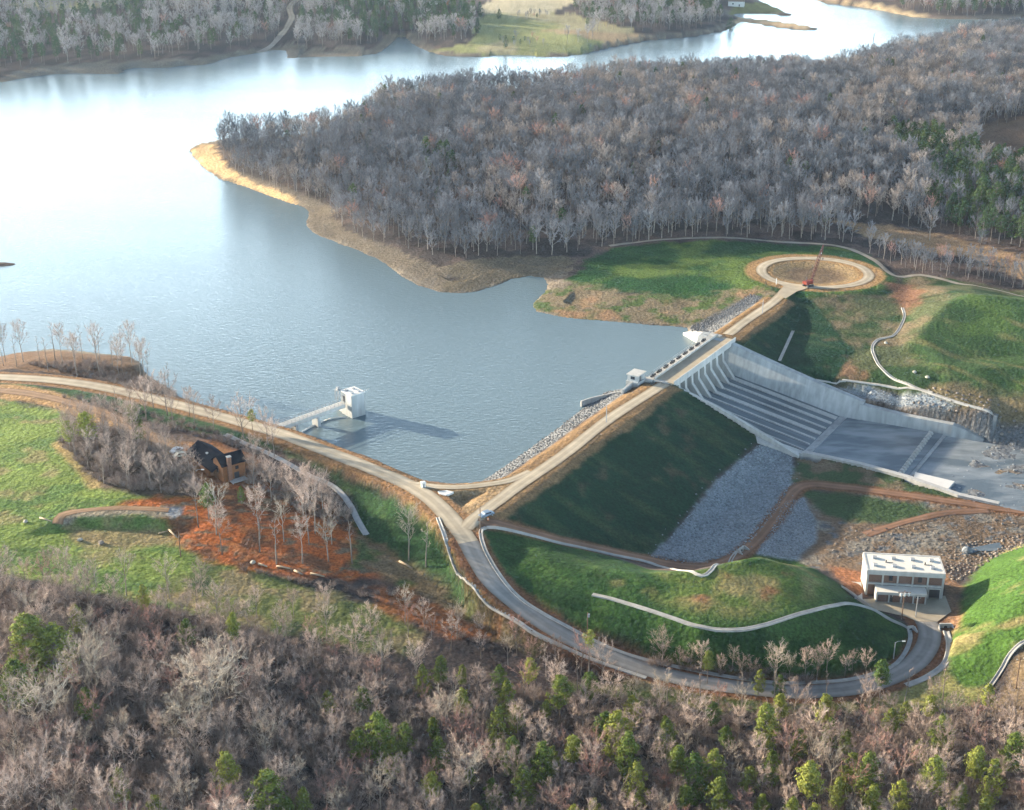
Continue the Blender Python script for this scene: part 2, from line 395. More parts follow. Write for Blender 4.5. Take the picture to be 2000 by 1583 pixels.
LINES = [
    ROAD, [(-300, 760, 6.6)] + LANE[2:],
    # dam foot and valley floor
    GROIN,
    [(1690, 1000, -12), (1800, 1010, -12), (1900, 1030, -12.4), (2000, 1040, -12.6), (2150, 1050, -12.8)],
    [(1640, 1060, -12), (1700, 1075, -12), (1850, 1085, -11.8), (1930, 1060, -12.5)],
    # right of the spillway
    [(1572, 574, 4.8), (1558, 600, 3.2), (1548, 645, 1), (1531, 690, -0.4), (1522, 708, -1)],
    [(1418, 658, 4.7), (1460, 682, 2.4), (1499, 703, 0.4), (1545, 722, -1.4), (1588, 741, -3.3)],
    [(1600, 610, 3.2), (1650, 680, 1), (1620, 720, -1.8)], [(1700, 690, 0.6)], [(1690, 640, 2.5)], [(1720, 575, 4.6)],
    HILLDITCH, [(2050, 850, -4.6), (2200, 900, -5)], BACKDITCH,
    [(1655, 776, -5.4), (1700, 786, -5.8), (1760, 795, -6), (1840, 801, -5.8), (1900, 812, -5.2), (1950, 824, -4.4)],
    [(1690, 800, -9), (1762, 815, -10), (1850, 838, -11.2), (1920, 858, -12.9), (1955, 866, -13), (2000, 874, -13), (2150, 892, -13)],
    [(1765, 690, 1.8), (1800, 645, 5.6), (1850, 592, 10.5), (1900, 574, 12.5), (1970, 582, 12.5), (2060, 592, 12)],
    [(1830, 690, 3.0), (1900, 700, 1.6), (2010, 694, 2.0), (2100, 690, 2.5)], [(1850, 716, 3.0), (1920, 718, 3.4), (2010, 716, 3.4)], [(1850, 750, 0.3), (1950, 778, -1.5), (2060, 800, -2)],
    [(1850, 548, 4.5), (1900, 556, 4), (2000, 578, 3.5), (2150, 600, 3.5)],
    # hill by the turning circle
    [(1470, 530, 5.4), (1400, 500, 5.2), (1300, 480, 5), (1180, 500, 3.5), (1130, 530, 2), (1110, 556, 1.4)], [(1200, 590, 1.6), (1350, 600, 1.6)], [(1300, 535, 4)],
    [(1600, 478, 5.5), (1690, 500, 5.2), (1740, 540, 5)],
    # peninsula
    [(655, 432, 2), (720, 470, 2.5), (830, 492, 3), (900, 503, 3), (1000, 492, 2.5), (1090, 488, 3.5), (1180, 480, 4), (1300, 465, 5), (1440, 460, 5.5), (1600, 464, 5.5), (1690, 478, 5), (1760, 505, 4)],
    [(640, 396, 2), (560, 378, 2), (480, 350, 1.8), (430, 318, 1.5)],
    [(1640, 435, 5), (1800, 460, 4), (1900, 480, 3.5), (2000, 510, 3), (2150, 540, 3)],
    [(600, 330, 6), (800, 400, 8), (1000, 380, 11), (1400, 400, 8)], [(640, 290, 6), (800, 260, 8), (1000, 250, 10), (1300, 220, 12), (1600, 230, 13)],
    [(1000, 310, 12), (1300, 300, 15), (1600, 310, 14), (1750, 330, 11)], [(850, 200, 4), (1060, 195, 5), (1300, 175, 6), (1600, 170, 8), (1700, 150, 8), (1900, 120, 9), (2050, 100, 10)],
    [(1850, 220, 9), (1900, 260, 5), (2000, 300, 4), (2150, 320, 6)], [(1900, 400, 9), (2050, 420, 10)], [(1900, 340, 7), (2100, 360, 8)], [(1780, 300, 10)],
    # near left shore
    [(0, 712, 3), (60, 701, 3.5), (130, 696, 3.6), (200, 702, 3.2), (262, 714, 2)], [(-200, 730, 4)], [(0, 725, 4.6), (150, 738, 4.6), (250, 756, 4.4)],
    # field, copse, house
    [(0, 800, 7), (100, 812, 7), (200, 835, 6.8)], [(0, 880, 7.2), (100, 890, 7), (160, 930, 6.6), (230, 958, 6)], [(-300, 900, 8), (-300, 1100, 6)],
    [(0, 950, 6.4), (100, 990, 5.6)], [(140, 1014, 5.2), (240, 1014, 5.0), (330, 1016, 4.7)], [(145, 1026, 3.7), (240, 1030, 2.9), (335, 1037, 2.3)],
    [(370, 935, 5.4), (430, 952, 4.6), (480, 946, 4.6)], [(400, 870, 6), (480, 890, 5.2), (500, 915, 4.8)],
    [(0, 1060, 5), (150, 1080, 3.6), (345, 1085, 1.8), (480, 1118, 0), (600, 1150, -1.6), (730, 1195, -3.6), (800, 1235, -5)],
    [(420, 1010, 3.9), (500, 1030, 2.6), (600, 1040, 1)], [(560, 960, 3.2), (640, 990, 1.2)],
    # road bank
    [(480, 868, 4.2), (560, 900, 3.0), (640, 940, 1.4), (690, 990, -0.6), (714, 1045, -2.4), (800, 1110, -4.4), (900, 1180, -6), (1040, 1255, -7.8), (1160, 1318, -8.7)],
    # woods below
    [(0, 1110, 4), (100, 1140, 3), (250, 1175, 1.4), (400, 1200, 0), (550, 1240, -2), (700, 1290, -4.4), (850, 1330, -6.4), (1000, 1345, -7.8), (1200, 1365, -9), (1400, 1380, -9.3), (1700, 1372, -9.6)],
    [(0, 1300, 4), (300, 1350, 1), (600, 1420, -3.4), (850, 1450, -7)], [(0, 1583, 6), (300, 1583, 2), (700, 1583, -4), (1000, 1560, -8)],
    [(1300, 1450, -9), (1700, 1500, -8.6), (2000, 1450, -6.8)], [(1400, 1583, -8.4), (2000, 1583, -6.5)],
    # mound
    [(950, 1031, 4), (985, 1034, 3), (1050, 1050, 1), (1100, 1063, -0.9), (1190, 1083, -4.7), (1290, 1109, -8.6), (1340, 1117, -9.8), (1390, 1115, -10.3), (1440, 1085, -11), (1490, 1090, -11.2), (1540, 1105, -11), (1600, 1112, -11)],
    [(990, 1078, 2.0), (1060, 1090, 1.9), (1150, 1110, 2.0), (1250, 1120, 2.2), (1350, 1118, 2.2), (1420, 1100, 2.8), (1480, 1088, 3), (1530, 1102, 1.8), (1600, 1138, -1.3), (1650, 1157, -5), (1672, 1170, -8.6)],
    BERM, [(1680, 1140, -9.2), (1690, 1175, -9), (1750, 1192, -9), (1850, 1186, -9)],
    # hill right of the pump house
    [(1862, 1240, -8.8), (1872, 1180, -8.9), (1880, 1150, -9.2), (1905, 1118, -10), (1935, 1090, -11.5), (2000, 1060, -11.8)],
    [(1905, 1190, -5), (1935, 1130, -4), (2000, 1090, -1), (2080, 1070, 2)], [(2000, 1160, 1), (2150, 1150, 6)], [(1940, 1230, -3.5), (2000, 1250, -1.5), (2150, 1250, 3)],
    [(1880, 1320, -8.2), (1950, 1300, -6), (2010, 1260, -2.6)], [(2000, 1370, -6.8), (2150, 1360, -3)],
    # far country
    [(0, 120, 3), (200, 118, 3), (400, 100, 4), (560, 80, 4), (700, 80, 5), (840, 70, 4)], [(0, 60, 10), (400, 40, 12), (560, 25, 9), (700, 40, 10)], [(-400, 100, 12), (-400, 0, 25)],
    [(0, 0, 18), (400, 0, 20), (700, 0, 16), (950, 0, 14), (1200, 0, 14), (1400, -5, 7)], [(860, 95, 2), (950, 92, 2), (1060, 95, 2.4), (1140, 88, 3)], [(950, 50, 6), (1100, 55, 6), (1300, 45, 6), (1400, 45, 4)],
    [(1480, 34.5, 1.2), (1570, 55, 0.7)], [(1480, 12, 2)], [(1750, 20, 3), (1850, 26, 3), (2000, 24, 3)], [(1800, 5, 8), (2000, 5, 10)],
]
tin_pts, tin_z, tin_edges = [], [], []
_seen = {}
def _pt(p):
    k = (round(p[0], 2), round(p[1], 2))
    if k not in _seen:
        _seen[k] = len(tin_pts); tin_pts.append((float(p[0]), float(p[1]))); tin_z.append(float(p[2]))
    return _seen[k]
def _line(ps):
    ids = [_pt(p) for p in ps]
    for a, b in zip(ids, ids[1:]):
        if a != b: tin_edges.append((a, b))
for ln in LINES: _line(px_line(ln))
for sh in (SHORE_NEAR, SHORE_COVE, SHORE_PEN, SHORE_BACK, SHORE_FAR): _line(sh)
_line([uv(30, 2, -9), uv(60, 0, -9), uv(100, 0, -9), uv(114, 0, -9)])
_line([uv(20, -6, 0.2), uv(30, -12, -2), uv(110, -16, -3)])
_line([uv(119, 51, -11.3), uv(119.5, 70, -11.4), uv(118.3, 85, -11.5), uv(115.8, 101, -12.1), uv(117, 113, -12.4)])
_line([uv(186, 2, 1), uv(205, 2, 3), uv(222, 0, 5)])
for a_ in range(0, 360, 20):
    _pt((125.5 + 27 * math.cos(R(a_)), 566.5 + 25 * math.sin(R(a_)), 6))
for p in [(-2600, -300, 20), (2600, -300, 20), (-2600, 3400, 60), (2600, 3400, 60), (0, 3400, 60), (-1200, 3400, 60), (1200, 3400, 60), (-700, 300, 10), (-400, 150, 9), (-160, 120, 8), (0, 120, -3), (160, 120, -5), (400, 200, 6), (600, 500, 8), (500, 350, 6),
          (0, -300, 5), (-150, 60, 8), (700, 900, 14), (1000, 1400, 15), (-900, 1500, 30), (0, 2000, 35), (-500, 2000, 35), (600, 2000, 30)]: _pt(p)

_r = delaunay_2d_cdt([Vector(p) for p in tin_pts], tin_edges, [], 0, 1e-4)
_vc, _tri, _orig = _r[0], _r[2], _r[3]
_tp = np.array(tin_pts); _tz = np.array(tin_z)
tv = np.array([(p[0], p[1]) for p in _vc]); tz = np.zeros(len(tv))
for i, o in enumerate(_orig):
    if o: tz[i] = _tz[o[0]]
    else:
        d = np.hypot(*(_tp - tv[i]).T); k = np.argsort(d)[:4]; w_ = 1 / (d[k] + .1); tz[i] = (_tz[k] * w_).sum() / w_.sum()

def axis(lo, hi, step, far_lo, far_hi, grow):
    a = list(np.arange(lo, hi + step / 2, step))
    s, x = step, a[-1]
    while x < far_hi: s *= grow; x += s; a.append(x)
    s, x, b = step, a[0], []
    while x > far_lo: s *= grow; x -= s; b.append(x)
    return np.array(b[::-1] + a)
GX = axis(-190, 190, 0.85, -1500, 1500, 1.045)
GY = axis(215, 620, 0.85, -120, 3000, 1.018)
NX, NY = len(GX), len(GY)
XX, YY = np.meshgrid(GX, GY)                 # [iy, ix]
ZZ = np.full(XX.shape, 5.0)
for t in _tri:
    a, b, c = tv[t[0]], tv[t[1]], tv[t[2]]
    x0, x1 = np.searchsorted(GX, [min(a[0], b[0], c[0]), max(a[0], b[0], c[0])])
    y0, y1 = np.searchsorted(GY, [min(a[1], b[1], c[1]), max(a[1], b[1], c[1])])
    if x1 <= x0 or y1 <= y0: continue
    X, Y = XX[y0:y1, x0:x1], YY[y0:y1, x0:x1]
    den = (b[1] - c[1]) * (a[0] - c[0]) + (c[0] - b[0]) * (a[1] - c[1])
    if abs(den) < 1e-9: continue
    l1 = ((b[1] - c[1]) * (X - c[0]) + (c[0] - b[0]) * (Y - c[1])) / den
    l2 = ((c[1] - a[1]) * (X - c[0]) + (a[0] - c[0]) * (Y - c[1])) / den
    l3 = 1 - l1 - l2
    m = (l1 >= -1e-6) & (l2 >= -1e-6) & (l3 >= -1e-6)
    ZZ[y0:y1, x0:x1][m] = (l1 * tz[t[0]] + l2 * tz[t[1]] + l3 * tz[t[2]])[m]

def blur(Z, n):
    for _ in range(n):
        P = np.pad(Z, 1, mode='edge')
        Z = (P[:-2, 1:-1] + P[2:, 1:-1] + P[1:-1, :-2] + P[1:-1, 2:] + 2 * P[1:-1, 1:-1]) / 6
    return Z
ZZ = blur(ZZ, 4)
UU = (XX - AX[0]) * UX[0] + (YY - AX[1]) * UX[1]
VV = (XX - AX[0]) * VX[0] + (YY - AX[1]) * VX[1]
# the embankment of the dam
dam = np.where(VV > 5.5, 4.85 - (VV - 5.5) * 0.40, np.where(VV < -4.5, 4.85 - (-4.5 - VV) * 0.42, 4.85))
dam = np.maximum(dam, -14)
in_dam = (UU > 2) & (UU < 226) & (VV > -30) & (VV < 60)
ZZ = np.where(in_dam, np.maximum(ZZ, dam), ZZ)
# turning circle plateau with a shallow bowl
rc = np.hypot(XX - 125.5, (YY - 566.5) * 1.08)
bowl = 6.0 - 1.6 * smooth(21, 8, rc)
ZZ = ZZ * (1 - smooth(38, 28, rc)) + bowl * smooth(38, 28, rc)
# gentle unevenness
ZZ += (fbm(XX, YY, 22, 3) - 0.5) * 0.9 + (fbm(XX, YY, 5, 9, 3) - 0.5) * 0.22
far_relief = smooth(650, 1000, YY)
ZZ += far_relief * (fbm(XX, YY, 140, 31, 3) - 0.5) * 8
# lake bed and shore
near_lake = (YY > 300)
sd = np.full(XX.shape, -500.0)
sd[near_lake] = signed(XX[near_lake], YY[near_lake], LAKE)
ragged = (fbm(XX, YY, 9, 55, 3) - 0.5) * 2.4
sdr = np.where((UU > 20) & (UU < 190) & (np.abs(VV) < 30), sd, sd + ragged)
ZZ = np.where(sdr > 0, np.minimum(ZZ, -0.12 - 0.25 * np.minimum(sdr, 16)), ZZ)
lift = 0.10 + 0.10 * np.clip(-sdr, 0, 12)
bank = (sdr <= 0) & (sdr > -12) & ~((VV > 3) & (UU > -20) & (YY < 560) & (UU < 230))
ZZ = np.where(bank, np.maximum(ZZ, lift), ZZ)
# spillway cut
def chute_floor(v):
    return np.interp(v, [-4, -1.5, 0, 1.5, 4.5, 8, 48, 120], [-6, -3.4, -2.8, -3.0, -4.8, -5.9, -13, -13])
RWALL_V, RWALL_Z = [-9, 0, 4, 18.7, 35.3, 55, 56], [5.05, 5.05, 4.7, 0.9, -3.0, -7.0, -7.0]
def right_face(v): return 160.9 + 0.34 * (np.interp(v, RWALL_V, RWALL_Z) - chute_floor(v) + 0.9)   # top edge of the leaning wall
def basin_face(v): return np.interp(v, [54, 68, 85.6, 90, 96], [163.2, 164.8, 166, 166, 166.3])
cut = (UU > 117.0) & (UU < right_face(VV) + 1.6) & (VV > -9) & (VV < 56)
ZZ = np.where(cut, chute_floor(VV) - 0.8, ZZ)
behind = (UU >= right_face(VV) + 1.6) & (UU < right_face(VV) + 6) & (VV > -2) & (VV < 55)
ZZ = np.where(behind, np.minimum(ZZ, np.interp(VV, RWALL_V, RWALL_Z) - 0.25), ZZ)
basin = (UU > 120.6) & (UU < basin_face(VV) + 1.4) & (VV >= 47) & (VV < 97)
ZZ = np.where(basin, -13.6, ZZ)
flat_out = (UU > 117.5 + 0.0 * VV) & (UU < 167.5) & (VV >= 84) & (VV < 150)
ZZ = np.where(flat_out, np.minimum(ZZ, -13.52 + (fbm(XX, YY, 6, 71, 3) - 0.44) * (0.75 + 0.7 * smooth(88, 110, VV))), ZZ)
_sp = on_plane(-6, 517, 0)
ZZ = np.maximum(ZZ, 0.55 - ((XX - _sp[0]) / 11) ** 2 - ((YY - _sp[1]) / 4.5) ** 2)
# roads cut and fill
def stamp(line, half, blend, drop=0.0):
    global ZZ
    W_ = curve(px_line(line), 2.0)
    x0, x1 = W_[:, 0].min() - 12, W_[:, 0].max() + 12; y0, y1 = W_[:, 1].min() - 12, W_[:, 1].max() + 12
    i0, i1 = np.searchsorted(GX, [x0, x1]); j0, j1 = np.searchsorted(GY, [y0, y1])
    d, z = seg_dist(XX[j0:j1, i0:i1], YY[j0:j1, i0:i1], W_, zs=W_[:, 2])
    w_ = smooth(half + blend, half, d)
    ZZ[j0:j1, i0:i1] = ZZ[j0:j1, i0:i1] * (1 - w_) + (z + drop) * w_
stamp(LANE, 2.2, 2.5)
stamp(ROAD, 4.9, 1.6)
stamp(CREST[1:7], 3.0, 2.0)
stamp(CREST[9:], 3.6, 2.0)
stamp(FORK, 2.6, 2.0)
stamp(GROIN[1:12], 2.2, 2.0)
cutb = (UU > 117.0) & (UU < right_face(VV) + 1.6) & (VV > -9) & (VV < 20)
ZZ = np.where(cutb, chute_floor(VV) - 0.8, ZZ)
PAD = px_line([(1672, 1172), (1700, 1190), (1770, 1206), (1790, 1215), (1830, 1216), (1858, 1196), (1846, 1165)], -9)
ps = signed(XX, YY, [p for p in PAD])
ZZ = np.where(ps > -5, ZZ * (1 - smooth(-5, 0, ps)) + -9 * smooth(-5, 0, ps), ZZ)
HOUSE_C = on_plane(432, 926, 5.2)
hd = np.hypot(XX - HOUSE_C[0], YY - HOUSE_C[1])
ZZ = ZZ * (1 - smooth(11, 7, hd)) + 4.2 * smooth(11, 7, hd)

def ground(x, y):
    """height of the land"""
    x = np.asarray(x, float); y = np.asarray(y, float)
    i = np.clip(np.searchsorted(GX, x) - 1, 0, NX - 2); j = np.clip(np.searchsorted(GY, y) - 1, 0, NY - 2)
    fx = np.clip((x - GX[i]) / (GX[i + 1] - GX[i]), 0, 1); fy = np.clip((y - GY[j]) / (GY[j + 1] - GY[j]), 0, 1)
    return (ZZ[j, i] * (1 - fx) + ZZ[j, i + 1] * fx) * (1 - fy) + (ZZ[j + 1, i] * (1 - fx) + ZZ[j + 1, i + 1] * fx) * fy

_ts = np.concatenate([np.arange(120, 800, 0.8), np.arange(800, 4000, 3.0)])
def spot(px, py, h=0.0):
    """where the sight line through a photo pixel meets the land (raised by h): a point ON the land"""
    a, b = (px - 1000) / FOC, (py - 791.5) / FOC
    d = np.array([a, CP - b * SP, -SP - b * CP]); d /= np.linalg.norm(d)
    X, Y, Z = d[0] * _ts, d[1] * _ts, CAM_Z + d[2] * _ts
    lo = np.maximum(ground(X, Y), -13.2)
    k = np.argmax(Z - h <= lo)
    f = 0.0
    if k > 0:
        g0, g1 = (Z - h - lo)[k - 1], (Z - h - lo)[k]
        f = g0 / (g0 - g1) if g0 != g1 else 0
        x, y = X[k - 1] + (X[k] - X[k - 1]) * f, Y[k - 1] + (Y[k] - Y[k - 1]) * f
    else: x, y = X[k], Y[k]
    return np.array([x, y, float(ground(x, y))])
def spots(pts): return [spot(p[0], p[1]) for p in pts]
def photo_px(x, y, z):
    zz = z - CAM_Z
    dep = y * CP - zz * SP; up = y * SP + zz * CP
    return 1000 + FOC * x / dep, 791.5 - FOC * up / dep
# ---------------------------------------------------------------- what covers the land
COLR = np.empty(XX.shape + (3,))
n_big, n_mid, n_sml = fbm(XX, YY, 45, 101), fbm(XX, YY, 11, 102), fbm(XX, YY, 2.6, 103, 3)
def mixc(mask, col):
    global COLR
    m = np.clip(mask, 0, 1)[..., None]
    COLR = COLR * (1 - m) + np.asarray(col) * m
LITTER, LITTER2 = (0.058, 0.047, 0.045), (0.11, 0.08, 0.068)
GRASS, LUSH, LIME, DRY = (0.080, 0.125, 0.028), (0.016, 0.060, 0.018), (0.15, 0.19, 0.045), (0.21, 0.17, 0.085)
DEEP = (0.010, 0.038, 0.018)
RED, BROWN, OCHRE, SAND = (0.36, 0.105, 0.030), (0.17, 0.088, 0.046), (0.36, 0.215, 0.095), (0.56, 0.38, 0.19)
ROCK, ROCKD = (0.22, 0.245, 0.265), (0.10, 0.105, 0.11)
COLR[:] = LITTER
mixc(smooth(0.42, 0.62, n_mid), LITTER2)
def zone(pts, col, feather=1.5, rag=3.0, strength=1.0, ns=None, world_pts=None):
    P = world_pts if world_pts is not None else spots(pts)
    P = np.array(P)[:, :2]
    pad = feather + rag + 2
    i0, i1 = np.searchsorted(GX, [P[:, 0].min() - pad, P[:, 0].max() + pad]); j0, j1 = np.searchsorted(GY, [P[:, 1].min() - pad, P[:, 1].max() + pad])
    X, Y = XX[j0:j1, i0:i1], YY[j0:j1, i0:i1]
    s = signed(X, Y, P) + (n_sml[j0:j1, i0:i1] - 0.5) * rag + (n_mid[j0:j1, i0:i1] - 0.5) * rag * 1.6
    m = np.zeros(XX.shape); m[j0:j1, i0:i1] = smooth(-feather, feather, s) * strength
    if ns is not None: m = m * ns
    mixc(m, col); return m
def patch(m, col, noise, lo, hi): mixc(m * smooth(lo, hi, noise), col)
n_p1, n_p2 = fbm(XX, YY, 16, 201), fbm(XX, YY, 7, 202)
streak2 = fbm(XX + YY, (XX - YY) * 0.25, 6, 205)
streak = fbm(XX * UX[0] + YY * UX[1], (XX * VX[0] + YY * VX[1]) * 0.22, 4, 203)

# shores of the lake
mixc(smooth(-13, -7, sdr) * (sdr < 3) * (YY > 430), (0.16, 0.135, 0.105))
mixc(smooth(-5, -2, sdr) * (sdr < 3) * smooth(0.4, 0.6, n_p2), (0.25, 0.205, 0.15))
mixc(smooth(-8, -4, sdr) * (YY < 445) * (XX < -8), (0.22, 0.125, 0.07))
zone([(372, 298), (390, 284), (418, 282), (428, 310), (460, 338), (520, 366), (570, 388), (585, 402), (560, 398), (480, 368), (400, 334)], SAND, 2, 4)
zone([(745, 204), (790, 184), (800, 188), (775, 204)], SAND, 2, 3)
zone([(590, 404), (640, 398), (655, 432), (720, 470), (800, 495), (860, 520), (900, 520), (880, 570), (760, 522), (690, 488), (605, 450)], (0.14, 0.115, 0.085), 2, 5)
zone([(880, 520), (1000, 495), (1100, 500), (1130, 530), (1040, 545), (960, 560), (900, 572), (860, 570)], (0.12, 0.10, 0.07), 2, 6)
# far country
m = zone([(840, 100), (920, 88), (940, 30), (1000, 20), (1130, 30), (1240, 60), (1130, 100), (1060, 112), (960, 112)], (0.24, 0.25, 0.10), 3, 8)
patch(m, (0.34, 0.30, 0.17), fbm(XX, YY * .6, 60, 171), 0.5, 0.6)
zone([(20, 8), (120, -6), (260, -4), (200, 16), (90, 22)], (0.30, 0.29, 0.16), 4, 10)
zone([(925, 22), (960, 0), (1105, -12), (1130, 6), (1060, 30), (990, 26)], (0.46, 0.40, 0.26), 3, 6)
zone([(1050, 62), (1150, 60), (1260, 70), (1200, 88)], (0.36, 0.26, 0.15), 3, 5)
zone([(1440, 33), (1500, 40), (1602, 58), (1570, 60), (1490, 50), (1430, 46)], (0.46, 0.34, 0.20), 2, 3)
zone([(1420, 28), (1440, 8), (1500, 8), (1550, 30), (1500, 29)], (0.17, 0.17, 0.06), 2, 4)
zone([(1605, 0), (1720, 12), (1800, 30), (1830, 40), (1780, 38), (1700, 22)], (0.50, 0.38, 0.22), 2, 4)
zone([(0, 146), (80, 130), (200, 120), (330, 118), (430, 112), (540, 92), (570, 80), (600, 95), (700, 92), (740, 100), (700, 112), (560, 118), (400, 128), (230, 148), (0, 165)], (0.17, 0.15, 0.12), 3, 14)
# clearing in the wood, and the rough valley
zone([(1640, 432), (1700, 436), (1800, 452), (2000, 500), (2150, 540), (2150, 580), (2000, 545), (1880, 502), (1760, 482), (1690, 462)], (0.33, 0.215, 0.12), 3, 8)
zone([(1900, 250), (2000, 225), (2200, 240), (2200, 330), (2000, 330), (1905, 330)], (0.17, 0.105, 0.065), 4, 8)
# green hill with the turning circle
m = zone([(1115, 545), (1150, 512), (1200, 486), (1300, 474), (1440, 471), (1560, 478), (1640, 482), (1700, 500), (1745, 545), (1770, 560), (1740, 590), (1560, 590), (1500, 600), (1400, 625), (1330, 612), (1240, 575), (1150, 575)], LUSH, 2.5, 5)
patch(m, GRASS, n_p1, 0.45, 0.7)
m = zone([(1110, 556), (1240, 572), (1340, 585), (1440, 570), (1500, 560), (1530, 575), (1480, 600), (1360, 636), (1250, 634), (1100, 620), (1040, 605), (1050, 575)], (0.17, 0.135, 0.085), 3, 7)
patch(m, (0.065, 0.10, 0.03), n_p2, 0.45, 0.6); patch(m, (0.26, 0.16, 0.09), n_p1, 0.6, 0.75)
# slopes right of the dam
m = zone([(1540, 585), (1720, 575), (1770, 540), (1850, 545), (2150, 590), (2150, 900), (2000, 850), (1940, 815), (1830, 800), (1700, 760), (1590, 745), (1520, 712)], (0.075, 0.088, 0.042), 2.5, 5)
patch(m, (0.03, 0.06, 0.022), n_p1, 0.46, 0.62); patch(m, (0.145, 0.115, 0.07), fbm(XX, YY, 12, 301), 0.48, 0.7)
zone([(1735, 552), (1790, 556), (1800, 590), (1770, 612), (1745, 590)], (0.17, 0.09, 0.055), 3, 6)
zone([(1520, 712), (1560, 690), (1660, 700), (1700, 740), (1600, 742)], (0.19, 0.105, 0.065), 3, 7, 0.8)
m = zone([(1765, 692), (1800, 645), (1850, 590), (1900, 572), (2150, 585), (2150, 760), (2000, 770), (1900, 760), (1840, 735)], (0.042, 0.080, 0.026), 3, 5)
patch(m, (0.12, 0.12, 0.05), streak2, 0.5, 0.7); patch(m, (0.07, 0.115, 0.03), n_p1, 0.52, 0.7)
zone([(1770, 755), (1850, 745), (1980, 785), (2100, 810), (2100, 850), (1960, 825), (1880, 795)], (0.17, 0.125, 0.07), 3, 7, 0.8)
# dam
def uvp(*a): return [uv(*q) for q in a]
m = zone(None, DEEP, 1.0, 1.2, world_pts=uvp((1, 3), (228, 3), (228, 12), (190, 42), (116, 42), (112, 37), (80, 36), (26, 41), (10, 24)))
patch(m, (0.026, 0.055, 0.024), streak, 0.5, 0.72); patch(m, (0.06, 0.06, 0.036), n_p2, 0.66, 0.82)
zone(None, (0.20, 0.125, 0.062), 0.8, 1.6, world_pts=uvp((2, -7), (116, -7), (116, 7.5), (2, 7.5)))
zone(None, (0.20, 0.125, 0.062), 0.8, 1.6, world_pts=uvp((169, -7), (222, -7), (222, 7.5), (169, 7.5)))
ROCKB = (0.17, 0.175, 0.18)
zone(None, ROCKB, 0.7, 1.6, world_pts=uvp((26, -7.2), (112, -8.5), (112, -20), (103, -20.5), (78, -18), (50, -17), (24, -17)))
zone(None, ROCKB, 0.7, 1.6, world_pts=uvp((171, -6.5), (222, -6.5), (222, -12), (205, -15), (186, -20), (176, -18)))
zone(None, ROCKD, 0.7, 1.6, 0.6, world_pts=uvp((178, -14), (222, -10), (222, -13), (205, -17), (186, -22)))
zone([(800, 945), (850, 945), (930, 947), (985, 938), (1030, 920), (1010, 955), (950, 1000), (915, 1015), (890, 990), (840, 965)], (0.27, 0.185, 0.10), 1.0, 1.2)
# valley floor: rock toe, tracks, waste ground
m = zone([(1260, 1092), (1310, 1050), (1400, 940), (1480, 866), (1548, 880), (1552, 925), (1530, 985), (1490, 1040), (1450, 1078), (1400, 1098), (1350, 1104), (1300, 1100)], ROCK, 0.8, 1.5)
m = zone([(1552, 890), (1600, 895), (1700, 912), (1800, 940), (1880, 978), (1800, 970), (1640, 948), (1555, 942)], (0.045, 0.075, 0.030), 1.5, 3)
patch(m, (0.15, 0.115, 0.075), n_p2, 0.48, 0.66)
m = zone([(1500, 1050), (1560, 960), (1640, 956), (1800, 978), (1900, 992), (2150, 1020), (2150, 1070), (2000, 1060), (1900, 1100), (1840, 1100), (1680, 1120), (1560, 1105), (1480, 1088)], (0.155, 0.11, 0.075), 2, 4)
patch(m, (0.20, 0.18, 0.15), n_p2, 0.52, 0.7); patch(m, ROCKD, n_sml, 0.62, 0.75)
m = zone([(1565, 958), (1640, 958), (1790, 985), (1820, 1000), (1740, 1022), (1650, 1018), (1600, 1000)], (0.040, 0.070, 0.028), 2, 4)
zone([(1478, 1078), (1500, 1040), (1530, 978), (1570, 972), (1598, 1018), (1592, 1060), (1560, 1092), (1500, 1092)], ROCK, 0.8, 1.5)
zone([(1640, 758), (1700, 756), (1800, 768), (1872, 792), (1850, 806), (1740, 792), (1680, 776)], (0.27, 0.29, 0.30), 1.2, 2)
m = zone([(1650, 776), (1700, 784), (1830, 804), (1948, 822), (2150, 860), (2150, 892), (2000, 874), (1915, 860), (1850, 838), (1690, 800)], (0.16, 0.115, 0.08), 1.2, 2)
zone([(1800, 806), (1900, 812), (2000, 836), (2150, 870), (2150, 895), (2000, 876), (1930, 862), (1870, 842)], (0.12, 0.125, 0.13), 1.5, 3)
mixc((UU > 118) & (UU < 167.5) & (VV >= 84) & (VV < 150) & (ZZ < -12.6), (0.15, 0.16, 0.17))
mixc(((UU > 118) & (UU < 165.5) & (VV >= 88) & (VV < 160) & (ZZ < -12.6)) * smooth(0.62, 0.75, fbm(UU, VV * 0.35, 6, 330)), (0.20, 0.15, 0.10))
# bank of the road, field, house plot
m = zone([(-300, 740), (0, 748), (200, 770), (380, 812), (480, 848), (600, 895), (700, 935), (800, 985), (860, 1030), (890, 1090), (960, 1165), (1040, 1225), (1050, 1262), (960, 1235), (860, 1180), (780, 1130), (700, 1060), (690, 990), (640, 935), (560, 880), (470, 858), (330, 830), (0, 770)], (0.026, 0.065, 0.022), 1.5, 3)
patch(m, (0.05, 0.09, 0.03), n_p2, 0.5, 0.7)
m = zone([(-400, 775), (0, 780), (120, 800), (135, 830), (108, 862), (150, 900), (185, 950), (290, 970), (400, 972), (350, 1010), (360, 1070), (470, 1105), (600, 1150), (730, 1190), (700, 1235), (560, 1225), (400, 1195), (250, 1172), (100, 1140), (0, 1112), (-400, 1060)], (0.165, 0.225, 0.050), 2, 4)
patch(m, (0.10, 0.165, 0.042), fbm(XX, YY * 2.5, 18, 411), 0.48, 0.66); patch(m, (0.23, 0.21, 0.085), n_p2, 0.58, 0.74)
m = zone([(430, 1105), (600, 1148), (740, 1180), (820, 1230), (800, 1280), (700, 1265), (560, 1235), (400, 1200), (300, 1150)], (0.125, 0.145, 0.045), 3, 6)
